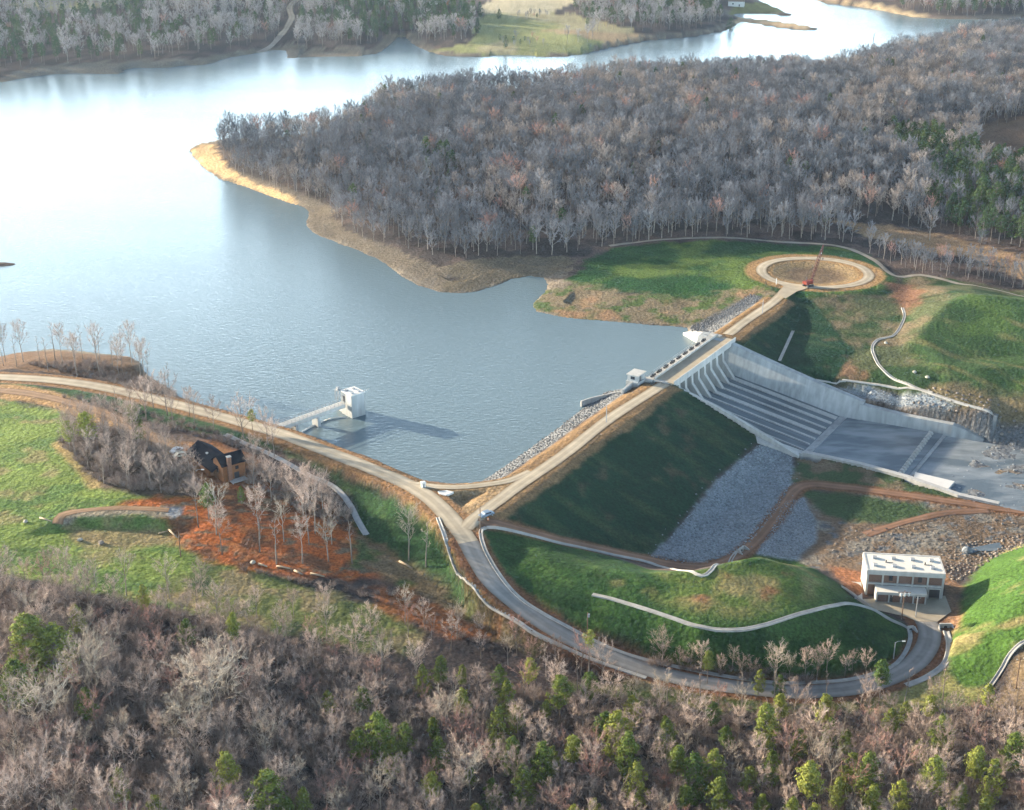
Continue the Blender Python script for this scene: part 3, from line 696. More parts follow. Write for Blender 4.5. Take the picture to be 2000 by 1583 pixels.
patch(m, (0.21, 0.17, 0.085), n_p2, 0.5, 0.66); patch(m, (0.05, 0.075, 0.03), fbm(XX, YY, 6, 415), 0.6, 0.7)
zone([(0, 750), (80, 758), (190, 790), (330, 868), (345, 895), (250, 850), (150, 812), (60, 785), (0, 778)], OCHRE, 1.2, 2.5)
m = zone([(112, 865), (140, 832), (240, 838), (330, 884), (372, 905), (392, 965), (290, 968), (188, 948), (152, 905)], (0.12, 0.088, 0.062), 2, 3)
zone([(100, 868), (115, 862), (150, 905), (190, 945), (180, 955), (140, 915)], (0.33, 0.24, 0.10), 1.2, 2)
m = zone([(340, 875), (420, 862), (500, 890), (520, 930), (480, 960), (400, 960), (372, 920)], (0.25, 0.11, 0.05), 2, 3)
zone([(320, 858), (420, 872), (520, 915), (560, 945), (470, 905), (380, 880)], (0.24, 0.125, 0.055), 1.5, 2)
m = zone([(235, 985), (300, 972), (400, 968), (480, 945), (560, 950), (640, 985), (690, 1045), (770, 1095), (770, 1125), (690, 1132), (600, 1130), (480, 1110), (400, 1090), (345, 1062), (330, 1020), (300, 990)], RED, 2, 3.5)
patch(m, (0.14, 0.065, 0.035), fbm(XX, YY, 5, 421), 0.46, 0.62); patch(m, (0.30, 0.12, 0.045), n_sml, 0.6, 0.8); patch(m, (0.15, 0.115, 0.075), fbm(XX, YY * 2, 4, 424), 0.6, 0.72)
m = zone([(700, 1050), (760, 1085), (860, 1140), (960, 1200), (1040, 1240), (1050, 1262), (960, 1240), (860, 1190), (740, 1125), (690, 1100)], (0.16, 0.12, 0.07), 2, 4); patch(m, (0.06, 0.09, 0.03), n_p2, 0.45, 0.6)
zone([(720, 1150), (800, 1150), (900, 1205), (960, 1240), (900, 1255), (800, 1215), (730, 1185)], (0.30, 0.11, 0.04), 2, 5, 0.9)
zone([(110, 1020), (130, 1000), (220, 992), (330, 996), (340, 1012), (260, 1004), (150, 1012), (130, 1030)], (0.25, 0.21, 0.15), 1.0, 1.6)
zone([(130, 1034), (330, 1040), (345, 1060), (240, 1072), (140, 1060)], (0.22, 0.165, 0.085), 2, 4, 0.8)
zone([(318, 992), (360, 990), (356, 1006), (335, 1012)], (0.20, 0.215, 0.235), 0.6, 0.8)
zone([(-200, 700), (0, 694), (100, 686), (200, 693), (262, 700), (285, 735), (345, 775), (300, 770), (150, 735), (0, 722), (-200, 715)], (0.16, 0.095, 0.055), 1.5, 4)
# mound between the tracks
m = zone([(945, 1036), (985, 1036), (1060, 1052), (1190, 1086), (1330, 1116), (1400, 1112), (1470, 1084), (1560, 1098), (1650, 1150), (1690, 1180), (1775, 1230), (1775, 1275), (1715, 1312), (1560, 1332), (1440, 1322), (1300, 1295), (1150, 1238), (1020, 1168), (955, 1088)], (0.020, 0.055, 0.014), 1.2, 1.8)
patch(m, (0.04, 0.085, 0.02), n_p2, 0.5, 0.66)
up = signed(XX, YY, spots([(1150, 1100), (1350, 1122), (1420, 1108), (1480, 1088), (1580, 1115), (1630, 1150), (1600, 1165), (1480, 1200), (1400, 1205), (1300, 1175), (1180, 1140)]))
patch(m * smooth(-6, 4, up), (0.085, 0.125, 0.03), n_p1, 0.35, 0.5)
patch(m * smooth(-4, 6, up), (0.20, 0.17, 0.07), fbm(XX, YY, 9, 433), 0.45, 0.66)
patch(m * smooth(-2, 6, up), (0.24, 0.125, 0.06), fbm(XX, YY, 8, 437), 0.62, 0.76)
# verge along the lower road, grass below it, hill on the right
m = zone([(1180, 1320), (1260, 1334), (1400, 1355), (1560, 1366), (1720, 1352), (1850, 1300), (1880, 1330), (1960, 1340), (1900, 1380), (1700, 1392), (1450, 1388), (1250, 1372), (1100, 1345)], (0.21, 0.20, 0.075), 2, 4)
patch(m, (0.10, 0.14, 0.04), n_p2, 0.5, 0.68)
m = zone([(1862, 1250), (1866, 1180), (1885, 1138), (1930, 1096), (2000, 1062), (2200, 1040), (2200, 1260), (2000, 1262), (1975, 1290), (1940, 1345), (1880, 1345), (1850, 1315)], (0.058, 0.118, 0.023), 1.5, 3)
patch(m, (0.22, 0.19, 0.08), fbm(XX * 0.5, YY, 7, 443), 0.58, 0.72)
zone([(1980, 1262), (2150, 1220), (2150, 1400), (1900, 1400), (1950, 1345)], (0.20, 0.145, 0.085), 2, 4)
zone([(1230, 1330), (1300, 1338), (1310, 1350), (1240, 1346)], (0.46, 0.36, 0.2), 1, 2)
zone([(1620, 1105), (1690, 1118), (1690, 1165), (1650, 1150)], (0.25, 0.11, 0.055), 1, 1.5)
zone([(1835, 1120), (1862, 1120), (1880, 1150), (1870, 1225), (1845, 1225), (1838, 1170)], (0.21, 0.12, 0.07), 1.2, 2)
# bare shoulders of the roads
def shoulder(line, half, col, f=0.9):
    W_ = curve(px_line(line), 2.0)
    x0, x1 = W_[:, 0].min() - 12, W_[:, 0].max() + 12; y0, y1 = W_[:, 1].min() - 12, W_[:, 1].max() + 12
    i0, i1 = np.searchsorted(GX, [x0, x1]); j0, j1 = np.searchsorted(GY, [y0, y1])
    d = seg_dist(XX[j0:j1, i0:i1], YY[j0:j1, i0:i1], W_) + (n_sml[j0:j1, i0:i1] - 0.5) * 1.6
    m = np.zeros(XX.shape); m[j0:j1, i0:i1] = smooth(half + f, half - f, d)
    mixc(m, col)
shoulder(ROAD[:17], 5.4, (0.24, 0.135, 0.065)); shoulder(ROAD[16:], 5.0, (0.17, 0.08, 0.042))
shoulder(GROIN, 3.0, (0.19, 0.095, 0.05)); shoulder(LANE, 3.0, (0.34, 0.215, 0.105)); shoulder(FORK, 2.3, (0.28, 0.18, 0.09))
ringd = np.abs(np.hypot(XX - 125.5, (YY - 566.5) * 1.08) - 22)
mixc(smooth(7.5, 5.5, ringd + (n_sml - .5) * 2), (0.30, 0.185, 0.085))
mixc(smooth(18.5, 17, rc), (0.27, 0.19, 0.10)); mixc(smooth(14, 9, np.hypot(rc, 0) + (n_mid - .5) * 8), (0.17, 0.12, 0.075))
# fine variation everywhere
COLR *= (0.78 + 0.44 * n_sml)[..., None]
COLR *= (0.88 + 0.24 * n_mid)[..., None]

gm = bpy.data.meshes.new('ground')
verts = np.stack([XX, YY, ZZ], -1).reshape(-1, 3)
ii, jj = np.meshgrid(np.arange(NX - 1), np.arange(NY - 1))
q = (jj * NX + ii).ravel()
faces = np.stack([q, q + 1, q + NX + 1, q + NX], 1)
gm.vertices.add(len(verts)); gm.vertices.foreach_set('co', verts.ravel())
gm.loops.add(faces.size); gm.loops.foreach_set('vertex_index', faces.ravel())
gm.polygons.add(len(faces)); gm.polygons.foreach_set('loop_start', np.arange(len(faces)) * 4)
gm.polygons.foreach_set('use_smooth', np.ones(len(faces), bool))
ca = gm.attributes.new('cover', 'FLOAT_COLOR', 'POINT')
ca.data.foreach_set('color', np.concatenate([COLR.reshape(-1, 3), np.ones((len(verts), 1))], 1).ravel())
gm.update(calc_edges=True)
m_ground, N, L, b = nt('land_cover')
at = N.new('ShaderNodeAttribute'); at.attribute_name = 'cover'
tc = N.new('ShaderNodeTexCoord')
na = N.new('ShaderNodeTexNoise'); na.inputs['Scale'].default_value = 1.3; na.inputs['Detail'].default_value = 5; na.inputs['Roughness'].default_value = 0.7
L.new(tc.outputs['Object'], na.inputs['Vector'])
mr = N.new('ShaderNodeMapRange'); mr.inputs['From Min'].default_value = 0.3; mr.inputs['From Max'].default_value = 0.7; mr.inputs['To Min'].default_value = 0.42; mr.inputs['To Max'].default_value = 1.6
L.new(na.outputs['Fac'], mr.inputs['Value'])
sc_ = N.new('ShaderNodeVectorMath'); sc_.operation = 'SCALE'
L.new(at.outputs['Color'], sc_.inputs[0]); L.new(mr.outputs[0], sc_.inputs['Scale'])
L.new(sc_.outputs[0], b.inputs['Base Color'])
b.inputs['Roughness'].default_value = 0.95; b.inputs['Specular IOR Level'].default_value = 0.1
bp = N.new('ShaderNodeBump'); bp.inputs['Strength'].default_value = 0.9; bp.inputs['Distance'].default_value = 0.6
nb = N.new('ShaderNodeTexNoise'); nb.inputs['Scale'].default_value = 0.7; nb.inputs['Detail'].default_value = 5
L.new(tc.outputs['Object'], nb.inputs['Vector'])
L.new(nb.outputs['Fac'], bp.inputs['Height']); L.new(bp.outputs[0], b.inputs['Normal'])
gm.materials.append(m_ground)
struct(link('ground', gm))

# ---------------------------------------------------------------- water
def water_mat(name, col, rough, bscale, bstr, stretch=(1, 1, 1), rot=0.0, silt=None):
    m, N, L, b = nt(name)
    tc = N.new('ShaderNodeTexCoord')
    mp = N.new('ShaderNodeMapping'); mp.inputs['Scale'].default_value = stretch; mp.inputs['Rotation'].default_value = (0, 0, rot)
    L.new(tc.outputs['Object'], mp.inputs['Vector'])
    n1 = N.new('ShaderNodeTexNoise'); n1.inputs['Scale'].default_value = bscale; n1.inputs['Detail'].default_value = 4; n1.inputs['Roughness'].default_value = 0.65
    L.new(mp.outputs[0], n1.inputs['Vector'])
    bp = N.new('ShaderNodeBump'); bp.inputs['Strength'].default_value = bstr; bp.inputs['Distance'].default_value = 0.5
    L.new(n1.outputs['Fac'], bp.inputs['Height']); L.new(bp.outputs[0], b.inputs['Normal'])
    # wind lanes: slow drift of roughness over the surface
    n2 = N.new('ShaderNodeTexNoise'); n2.inputs['Scale'].default_value = 0.012; n2.inputs['Detail'].default_value = 3
    mp2 = N.new('ShaderNodeMapping'); mp2.inputs['Scale'].default_value = (0.6, 2.2, 1); mp2.inputs['Rotation'].default_value = (0, 0, R(20))
    L.new(tc.outputs['Object'], mp2.inputs['Vector']); L.new(mp2.outputs[0], n2.inputs['Vector'])
    mr = N.new('ShaderNodeMapRange'); mr.inputs['To Min'].default_value = rough * 0.7; mr.inputs['To Max'].default_value = rough * 1.3
    L.new(n2.outputs['Fac'], mr.inputs['Value']); L.new(mr.outputs[0], b.inputs['Roughness'])
    b.inputs['Base Color'].default_value = (*col, 1)
    if silt:                                 # shallow water over pale silt
        n4 = N.new('ShaderNodeTexNoise'); n4.inputs['Scale'].default_value = 0.11; n4.inputs['Detail'].default_value = 6
        mp4 = N.new('ShaderNodeMapping'); mp4.inputs['Rotation'].default_value = (0, 0, R(31)); mp4.inputs['Scale'].default_value = (.7, 1.8, 1)
        L.new(tc.outputs['Object'], mp4.inputs['Vector']); L.new(mp4.outputs[0], n4.inputs['Vector'])
        m4 = N.new('ShaderNodeMapRange'); m4.inputs['From Min'].default_value = 0.42; m4.inputs['From Max'].default_value = 0.66
        L.new(n4.outputs['Fac'], m4.inputs['Value'])
        x4 = N.new('ShaderNodeMix'); x4.data_type = 'RGBA'; x4.inputs['A'].default_value = (*col, 1); x4.inputs['B'].default_value = (*silt, 1)
        L.new(m4.outputs[0], x4.inputs['Factor']); L.new(x4.outputs['Result'], b.inputs['Base Color'])
    b.inputs['IOR'].default_value = 1.33
    b.inputs['Specular IOR Level'].default_value = 0.5
    return m
M_LAKE = water_mat('lake_water', (0.125, 0.178, 0.20), 0.17, 0.5, 0.34, (0.8, 1.5, 1), R(25))
M_POOL = water_mat('pool_water', (0.11, 0.14, 0.165), 0.15, 0.8, 0.2, silt=(0.26, 0.29, 0.31))
def offset_poly(P, d):
    P = np.asarray(P)[:, :2]
    a = np.sum(P[:, 0] * np.roll(P[:, 1], -1) - np.roll(P[:, 0], -1) * P[:, 1])
    s = 1 if a > 0 else -1
    e0 = P - np.roll(P, 1, 0); e1 = np.roll(P, -1, 0) - P
    def nr(e):
        l = np.maximum(np.hypot(e[:, 0], e[:, 1]), 1e-6)
        return np.stack([e[:, 1] / l, -e[:, 0] / l], 1) * s
    n = nr(e0) + nr(e1); n /= np.maximum(np.hypot(n[:, 0], n[:, 1]), 0.35)[:, None]
    return P + n * d
def flat_sheet(name, P, z, mat):
    vs = [Vector((p[0], p[1], z)) for p in P]
    tris = tessellate_polygon([vs])
    me = bpy.data.meshes.new(name)
    fs = []
    for t in tris:
        a, b_, c = (vs[i] for i in t)
        fs.append(t if (b_ - a).cross(c - a).z > 0 else t[::-1])
    me.from_pydata([tuple(p) for p in vs], [], fs); me.materials.append(mat); me.update()
    return link(name, me)
_lo = offset_poly(LAKE, 3.0)
_lk = np.asarray(LAKE)[:, :2]
lu = (_lk[:, 0] - AX[0]) * UX[0] + (_lk[:, 1] - AX[1]) * UX[1]
keep = (lu > 100) & (lu < 172) & (np.abs((_lk[:, 0] - AX[0]) * VX[0] + (_lk[:, 1] - AX[1]) * VX[1]) < 12)
_lo[keep] = _lk[keep]
struct(flat_sheet('lake_water', _lo, 0.0, M_LAKE))
struct(flat_sheet('basin_water', [uv(*p) for p in ((122.5, 49), (161.5, 49), (164.0, 60), (165, 83), (121.0, 83), (122.0, 60))], -12.95, M_POOL))
struct(flat_sheet('creek_water', [uv(*p) for p in ((119, 84), (165, 84), (166, 100), (160, 150), (118, 150), (118, 112))], -13.38, M_POOL))
stream = curve(px_line([(1955, 1068, -12.3), (1925, 1076, -12.3), (1895, 1078, -12.3), (1880, 1090, -12.3)]), 2)
lst = [p[:2] + np.array([0, 1.5 + .7 * math.sin(i)]) for i, p in enumerate(stream)] + [p[:2] - np.array([0, 1.5 + .6 * math.sin(i * 1.7)]) for i, p in list(enumerate(stream))[::-1]]
for p in (lst,):
    zz_ = min(float(ground(*q)) for q in p) + 0.35
struct(flat_sheet('stream_water', lst, -11.75, M_POOL))

# ---------------------------------------------------------------- roads, tracks and drains laid on the land
def ribbon(name, pts3, prof, mat, follow=True, lift=0.0, wob=0.0, cap=False):
    """a strip along a centre line; prof = [(offset, height)] across it"""
    C = np.asarray(pts3)
    T = np.gradient(C[:, :2], axis=0); T /= np.maximum(np.hypot(T[:, 0], T[:, 1]), 1e-6)[:, None]
    Nn = np.stack([T[:, 1], -T[:, 0]], 1)
    n = len(prof); V, F = [], []
    for i in range(len(C)):
        w = 1 + wob * (float(vnoise(np.array([i * 0.35]), np.array([3.3]), 5)[0]) - 0.5)
        zc = float(ground(C[i, 0], C[i, 1]))
        for o, h in prof:
            x, y = C[i, 0] + Nn[i, 0] * o * w, C[i, 1] + Nn[i, 1] * o * w
            z = (float(ground(x, y)) if follow else zc) + h + lift
            V.append((x, y, z))
    for i in range(len(C) - 1):
        for k in range(n - 1):
            F.append((i * n + k, i * n + k + 1, (i + 1) * n + k + 1, (i + 1) * n + k))
    me = bpy.data.meshes.new(name); me.from_pydata(V, [], F); me.materials.append(mat); me.update()
    a_ = me.attributes.new('across', 'FLOAT', 'POINT'); hw = max(abs(o) for o, h in prof)
    a_.data.foreach_set('value', [o / hw for _ in range(len(C)) for o, h in prof])
    # faces up
    if len(me.polygons) and me.polygons[0].normal.z < 0: me.flip_normals()
    me.polygons.foreach_set('use_smooth', [True] * len(me.polygons))
    return link(name, me)
def flat_prof(h, n=10, z=0.1): return [(-h + 2 * h * k / n, z + 0.05 * (1 - abs(2 * k / n - 1))) for k in range(n + 1)]
def road(name, line, half, mat, z=0.1, step=1.5, wob=0.0):
    return struct(ribbon(name, curve(px_line(line), step), flat_prof(half, z=z), mat, wob=wob))
road('shore_road', ROAD[:17], 2.8, M_GRAVEL, wob=.12)
road('curving_road', ROAD[16:], 2.8, M_ROAD, z=0.104)
road('crest_road', CREST[:7] + [(1299, 747, 5)], 2.2, M_GRAVEL, z=0.112, wob=.1)
road('far_crest_road', [(1421, 654, 5)] + CREST[9:], 2.1, M_GRAVEL, z=0.1, wob=.1)
road('fork_road', FORK, 1.5, M_GRAVEL, z=0.106, wob=.15)
road('toe_track', GROIN, 1.9, M_REDTRACK, wob=.3)
road('dirt_lane', LANE, 2.2, M_DIRTROAD, wob=.3)
ring = [np.array([125.5 + 22 * math.cos(t), 566.5 + 20.4 * math.sin(t), 6]) for t in np.linspace(0, 2 * math.pi, 73)]
struct(ribbon('turning_circle', ring, flat_prof(2.2, z=0.108), M_GRAVEL))
struct(flat_sheet('forecourt', [p[:2] for p in PAD], -8.84, M_GRAVEL))
struct(flat_sheet('junction_apron', [p[:2] for p in spots([(1520, 581), (1530, 562), (1522, 557), (1560, 561), (1580, 563), (1556, 572), (1534, 588)])], 6.13, M_GRAVEL))
trk = curve(np.array(spots([(112, 1024), (122, 1006), (170, 997), (240, 993), (330, 997)])), 1.5)
struct(ribbon('loop_track', trk, flat_prof(1.3, z=0.06), M_DIRTROAD, wob=.5))
trk = curve(np.array(spots([(1190, 481), (1300, 468), (1420, 465), (1540, 474), (1640, 482), (1700, 505), (1745, 538), (1800, 538), (1880, 556), (1960, 570), (2060, 590)])), 2)
struct(ribbon('wood_edge_track', trk, flat_prof(1.3, z=0.08), M_PATH, wob=.5))
trk = curve(np.array(spots([(1530, 985), (1620, 1085)][:1] + [(1700, 1040), (1790, 1015), (1860, 1000)])), 2)
trk = curve(np.array(spots([(1690, 1045), (1760, 1022), (1850, 1002), (1930, 998)])), 2)
struct(ribbon('valley_track', trk, flat_prof(1.6, z=0.08), M_REDTRACK, wob=.4))
trk = curve(np.array(spots([(548, 70), (560, 55), (570, 35), (566, 15), (580, 0)])), 4)
struct(ribbon('far_road', trk, flat_prof(3.0, z=0.2), M_GRAVEL, wob=.3))
trk = curve(np.array(spots([(548, 70), (530, 90), (505, 104)])), 4)
struct(ribbon('boat_ramp_road', trk, flat_prof(2.5, z=0.2), M_PATH, wob=.3))

DRAIN = [(-0.66, -0.4), (-0.66, 0.26), (-0.5, 0.27), (-0.2, 0.12), (0.2, 0.12), (0.5, 0.27), (0.66, 0.26), (0.66, -0.4)]
def drain(label, pts, step=1.2, k=0.8, name='concrete_drain', mat=None):
    C = curve(np.array(spots(pts)), step)
    o = ribbon(name, C, [(a * k, h) for a, h in DRAIN], mat or M_DITCH, follow=False)
    return tag(o, label, 'drain', None)
drain('white concrete drain along the inner edge of the curving road, below the mound', [(950, 1031), (942, 1034), (939, 1042), (943, 1062), (954, 1088), (980, 1130), (1014, 1168), (1060, 1199), (1110, 1226), (1200, 1270), (1270, 1292), (1350, 1309), (1430, 1324), (1500, 1333), (1562, 1335), (1655, 1329), (1715, 1314), (1748, 1299), (1768, 1275), (1778, 1248), (1775, 1230)])
drain('long thin concrete drain beside the red track at the top of the mound', [(950, 1031), (985, 1034), (1050, 1050), (1100, 1063), (1190, 1083), (1290, 1108), (1340, 1116), (1390, 1114), (1430, 1090), (1450, 1076)], k=0.8)
drain('pale concrete drain curving across the middle of the grassy mound', [(1157, 1162), (1200, 1172), (1260, 1190), (1320, 1210), (1370, 1225), (1430, 1231), (1490, 1222), (1560, 1200), (1620, 1185), (1660, 1180), (1700, 1190), (1740, 1212), (1773, 1228)], k=0.85)
drain('concrete drain along the outer edge of the curving road above the woods', [(855, 1012), (866, 1040), (876, 1068), (899, 1122), (945, 1171), (1000, 1208), (1050, 1240), (1100, 1264), (1155, 1288), (1210, 1308), (1262, 1325)])
drain('wide white concrete drain curving down the bank behind the brown house', k=1.35, mat=M_CONC_PALE, pts=[(440, 850), (500, 876), (560, 905), (600, 928), (640, 945), (665, 963), (685, 990), (700, 1020), (716, 1046)])
drain('long white concrete drain curving down the far right grassy slope', [(1763, 602), (1766, 622), (1748, 654), (1714, 665), (1704, 686), (1725, 723), (1770, 749), (1820, 769), (1880, 789), (1938, 808), (1946, 818)])
drain('thin concrete drain along the top of the rock bank beside the spillway wall', [(1594, 743), (1640, 745), (1700, 750), (1760, 758), (1822, 767)], k=0.8)
drain('short straight white concrete drain running down to the spillway wall', [(1549, 647), (1535, 678), (1522, 706)], k=0.8)
drain('wide stone-lined drain with headwall on the right of the road bend', [(1848, 1234), (1854, 1258), (1850, 1288), (1832, 1310), (1802, 1328), (1770, 1340)], k=1.25)
drain('narrow grey drain at the far right edge below the bright green hill', [(2040, 1225), (2000, 1255), (1972, 1280), (1960, 1302), (1942, 1330), (1925, 1352)], k=0.8)
drain('short concrete drain beside the forecourt left of the pump house', [(1643, 1146), (1665, 1160), (1683, 1174), (1698, 1186)], k=0.6)
# ---------------------------------------------------------------- spillway
def dam_local(name, label, cat, group=None):
    """things of the dam are modelled in dam coordinates: x = along the crest, y = upstream (-v), z"""
    return thing(name, label, cat, (AX[0], AX[1], 0), DAM_ANG, group)
def L(u, v, z): return (u, -v, z)           # dam coordinates to the local frame (y points upstream)
def prism_v(mb, u0, u1, prof):
    """profile in (v, z) extruded from u0 to u1"""
    mb.prism([L(u0, v, z) for v, z in prof], [L(u1, v, z) for v, z in prof])

spill = dam_local('spillway', 'concrete chute spillway with sloping side walls running down from the bridge to the still basin', 'spillway')
PU = [158.1 - 5.2 * k for k in range(8)]
mb = MB()
vs_ = [-3.5, -1.5, 0, 1.5, 3, 4.5, 6, 8, 20, 34, 48]
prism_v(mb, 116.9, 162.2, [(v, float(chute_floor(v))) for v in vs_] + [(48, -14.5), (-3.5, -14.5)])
mb.build('chute_floor', M_CONC_DARK, spill)  # dark lanes between the ribs also carry pier shadows in their colour
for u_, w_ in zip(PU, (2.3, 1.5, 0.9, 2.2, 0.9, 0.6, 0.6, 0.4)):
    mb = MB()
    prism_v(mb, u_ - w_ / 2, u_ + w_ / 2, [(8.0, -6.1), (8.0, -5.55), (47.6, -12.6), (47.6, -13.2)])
    mb.build('sun_stripe_rib', M_CONC_PALE, spill)  # raised pale ribs also stand in for sunlit strips between pier shadows
    mb = MB()
    prism_v(mb, u_ - 0.75, u_ + 0.75, [(-4.6, -13), (-4.6, 3.85), (4.0, 3.85), (4.3, 0.2), (9.2, -5.9), (9.2, -13)])
    mb.build('pier', M_CONC_PALE, spill)
for a_, b_ in zip([161.6] + PU, PU + [117.6]):
    mb = MB()
    prism_v(mb, b_ + 0.76, a_ - 0.76, [(-3.0, -4.6), (-3.3, 3.7), (-2.9, 3.75), (-1.9, 0.0), (-1.3, -3.0), (-1.5, -4.6)])
    mb.build('gate', M_GATE, spill)  # gate tops raised to the deck to keep sun off chute and basin
# right side wall: leans back, top falls from the crest to the basin
mb = MB()
VT = [(-9, 5.05), (0, 5.05), (4, 4.7), (18.7, 0.9), (35.3, -3.0), (55, -7.0)]
def batter(top, u_foot, lean, thick, mb):
    n = len(top)
    vs, fs = [], []
    for v, zt in top:
        zf = float(chute_floor(v)) - 0.9
        vs += [L(u_foot, v, zf), L(u_foot + lean * (zt - zf), v, zt), L(u_foot + lean * (zt - zf) + thick, v, zt), L(u_foot + lean * (zt - zf) + thick + 1.2, v, zf)]
    for i in range(n - 1):
        for k in range(4):
            a, b_ = i * 4 + k, i * 4 + (k + 1) % 4
            fs.append((a, a + 4, b_ + 4, b_))
    fs.append((0, 1, 2, 3)); fs.append((4 * n - 1, 4 * n - 2, 4 * n - 3, 4 * n - 4))
    mb.add(vs, fs)
batter(VT, 160.9, 0.34, 2.4, mb)
mb.build('side_wall', M_CONC, spill)['label'] = 'tall leaning right wall of the chute'
mb = MB()
LT = [(-9, 5.02), (1.5, 5.02), (19.9, 0.25), (38, -6.2), (49.2, -10.6)]
vs, fs = [], []
for v, zt in LT:
    vs += [L(118.0, v, -14), L(118.0, v, zt), L(116.6, v, zt), L(116.6, v, -14)]
for i in range(len(LT) - 1):
    for k in range(4):
        a, b_ = i * 4 + k, i * 4 + (k + 1) % 4
        fs.append((a, b_, b_ + 4, a + 4))
fs += [(3, 2, 1, 0), (len(vs) - 4, len(vs) - 3, len(vs) - 2, len(vs) - 1)]
mb.add(vs, fs)
mb.build('side_wall', M_CONC_PALE, spill)['label'] = 'low left wall stepping down the grass face'
mb = MB()
mb.prism([L(112.8, 36.6, -9.5), L(117.0, 34.0, -9.5), L(122, 49.3, -13.5), L(119.6, 50, -13.5)], [L(112.8, 36.6, -7.3), L(117.0, 34.0, -6.6), L(122, 49.3, -11.0), L(119.6, 50, -11.0)])
mb.build('apron', M_CONC_PALE, spill)
mb = MB()
mb.prism([L(122, 47.6, -14.2), L(161.2, 47.6, -14.2), L(161.2, 50.5, -14.2), L(122, 50.5, -14.2)], [L(122, 47.6, -12.99), L(161.2, 47.6, -12.99), L(161.2, 50.5, -12.8), L(122, 50.5, -12.8)])
mb.build('toe_slab', M_CONC, spill)

basin_t = dam_local('stilling_basin', 'concrete still basin with low walls below the spillway chute', 'basin')
mb = MB()
vs, fs = [], []
RT = [(54.0, -7.6, 161.2), (68, -9.0, 162.8), (85.6, -9.3, 164.0), (90, -10.4, 164.4), (96, -12.6, 165.0)]
for v, zt, uf in RT:
    vs += [L(uf, v, -14.2), L(uf + 0.9, v, zt), L(uf + 3.4, v, zt), L(uf + 4.4, v, -14.2)]
for i in range(len(RT) - 1):
    for k in range(4):
        a, b_ = i * 4 + k, i * 4 + (k + 1) % 4
        fs.append((a, a + 4, b_ + 4, b_))
fs += [(0, 1, 2, 3), (len(vs) - 1, len(vs) - 2, len(vs) - 3, len(vs) - 4)]
mb.add(vs, fs); mb.build('basin_wall', M_CONC, basin_t)['label'] = 'taller basin wall against the rock cut'
mb = MB(); vs, fs = [], []
LT2 = [(49.6, -10.4, 121.4), (69, -10.4, 122.2), (84.5, -10.6, 120.8), (101, -11.2, 117.8), (113, -11.6, 118.8)]
for v, zt, uf in LT2:
    vs += [L(uf, v, -14.2), L(uf, v, zt), L(uf - 1.9, v, zt), L(uf - 1.9, v, -14.2)]
for i in range(len(LT2) - 1):
    for k in range(4):
        a, b_ = i * 4 + k, i * 4 + (k + 1) % 4
        fs.append((a, b_, b_ + 4, a + 4))
fs += [(3, 2, 1, 0), (len(vs) - 4, len(vs) - 3, len(vs) - 2, len(vs) - 1)]
mb.add(vs, fs); mb.build('basin_wall', M_CONC_PALE, basin_t)['label'] = 'low pale basin wall beside the grass strip'
for k in range(17):
    t = (k + 0.5) / 17
    mb = MB(); uu, vv = 163.2 - 39.5 * t, 79.6 + 1.2 * t
    mb.prism([L(uu - .75, vv - 1.1, -13.8), L(uu + .75, vv - 1.1, -13.8), L(uu + .75, vv + 1.3, -13.8), L(uu - .75, vv + 1.3, -13.8)],
             [L(uu - .75, vv - 0.9, -12.1), L(uu + .75, vv - 0.9, -12.1), L(uu + .75, vv - 0.1, -12.1), L(uu - .75, vv - 0.1, -12.1)])
    mb.build('baffle_block', M_CONC_PALE, basin_t)
mb = MB()
mb.prism([L(121, 83, -14), L(165, 83, -14), L(165, 84.2, -14), L(121, 84.2, -14)], [L(121, 83, -13.1), L(165, 83, -13.1), L(165, 84.2, -13.1), L(121, 84.2, -13.1)])
mb.build('end_sill', M_CONC, basin_t)
sl = spots([(1787, 926), (1864, 944), (1852, 958), (1784, 936)])
mb = MB(); mb.prism([(p[0], p[1], -13.8) for p in sl][::-1], [(p[0], p[1], -12.55) for p in sl][::-1])
tag(mb.build('concrete_slab', M_WHITE), 'bright white concrete slab lying in the shallow water beyond the baffle row', 'slab')

# bridge over the gates
br = dam_local('spillway_bridge', 'long concrete road bridge with parapets over the spillway gates', 'bridge')
MB().box(L(142.6, 0.6, 4.45), (51.4, 7.0, 1.06)).build('deck', M_GRAVEL, br)
MB().box(L(142.6, 4.25, 4.75), (51.4, 0.34, 2.3)).build('parapet', M_CONC_PALE, br)
MB().box(L(142.6, -3.05, 4.85), (51.4, 0.34, 2.0)).build('parapet', M_CONC_PALE, br)
MB().box(L(142.6, -4.7, 4.6), (55.0, 2.7, 0.9)).build('hoist_walkway', M_CONC_PALE, br)
mb = MB()
for u_ in np.arange(116, 170.5, 1.8):
    mb.box(L(u_, -5.95, 5.6), (0.07, 0.07, 1.1))
for z_ in (5.6, 6.15): mb.box(L(142.6, -5.95, z_), (55.0, 0.06, 0.06))
mb.build('railing', M_STEEL, br)
for a_, b_ in zip([163.3] + PU, PU + [117.5]):
    mb = MB(); c_ = (a_ + b_) / 2
    mb.box(L(c_, -4.9, 5.45), (0.9, 0.8, 0.85)); mb.box(L(c_ + 1.2, -4.9, 5.35), (0.45, 0.7, 0.65)); mb.box(L(c_ - 1.2, -4.9, 5.35), (0.45, 0.7, 0.65))
    mb.tube([L(c_ - 2, -4.9, 5.55), L(c_ + 2, -4.9, 5.55)], 0.14)
    mb.build('gate_hoist', M_DARK, br)
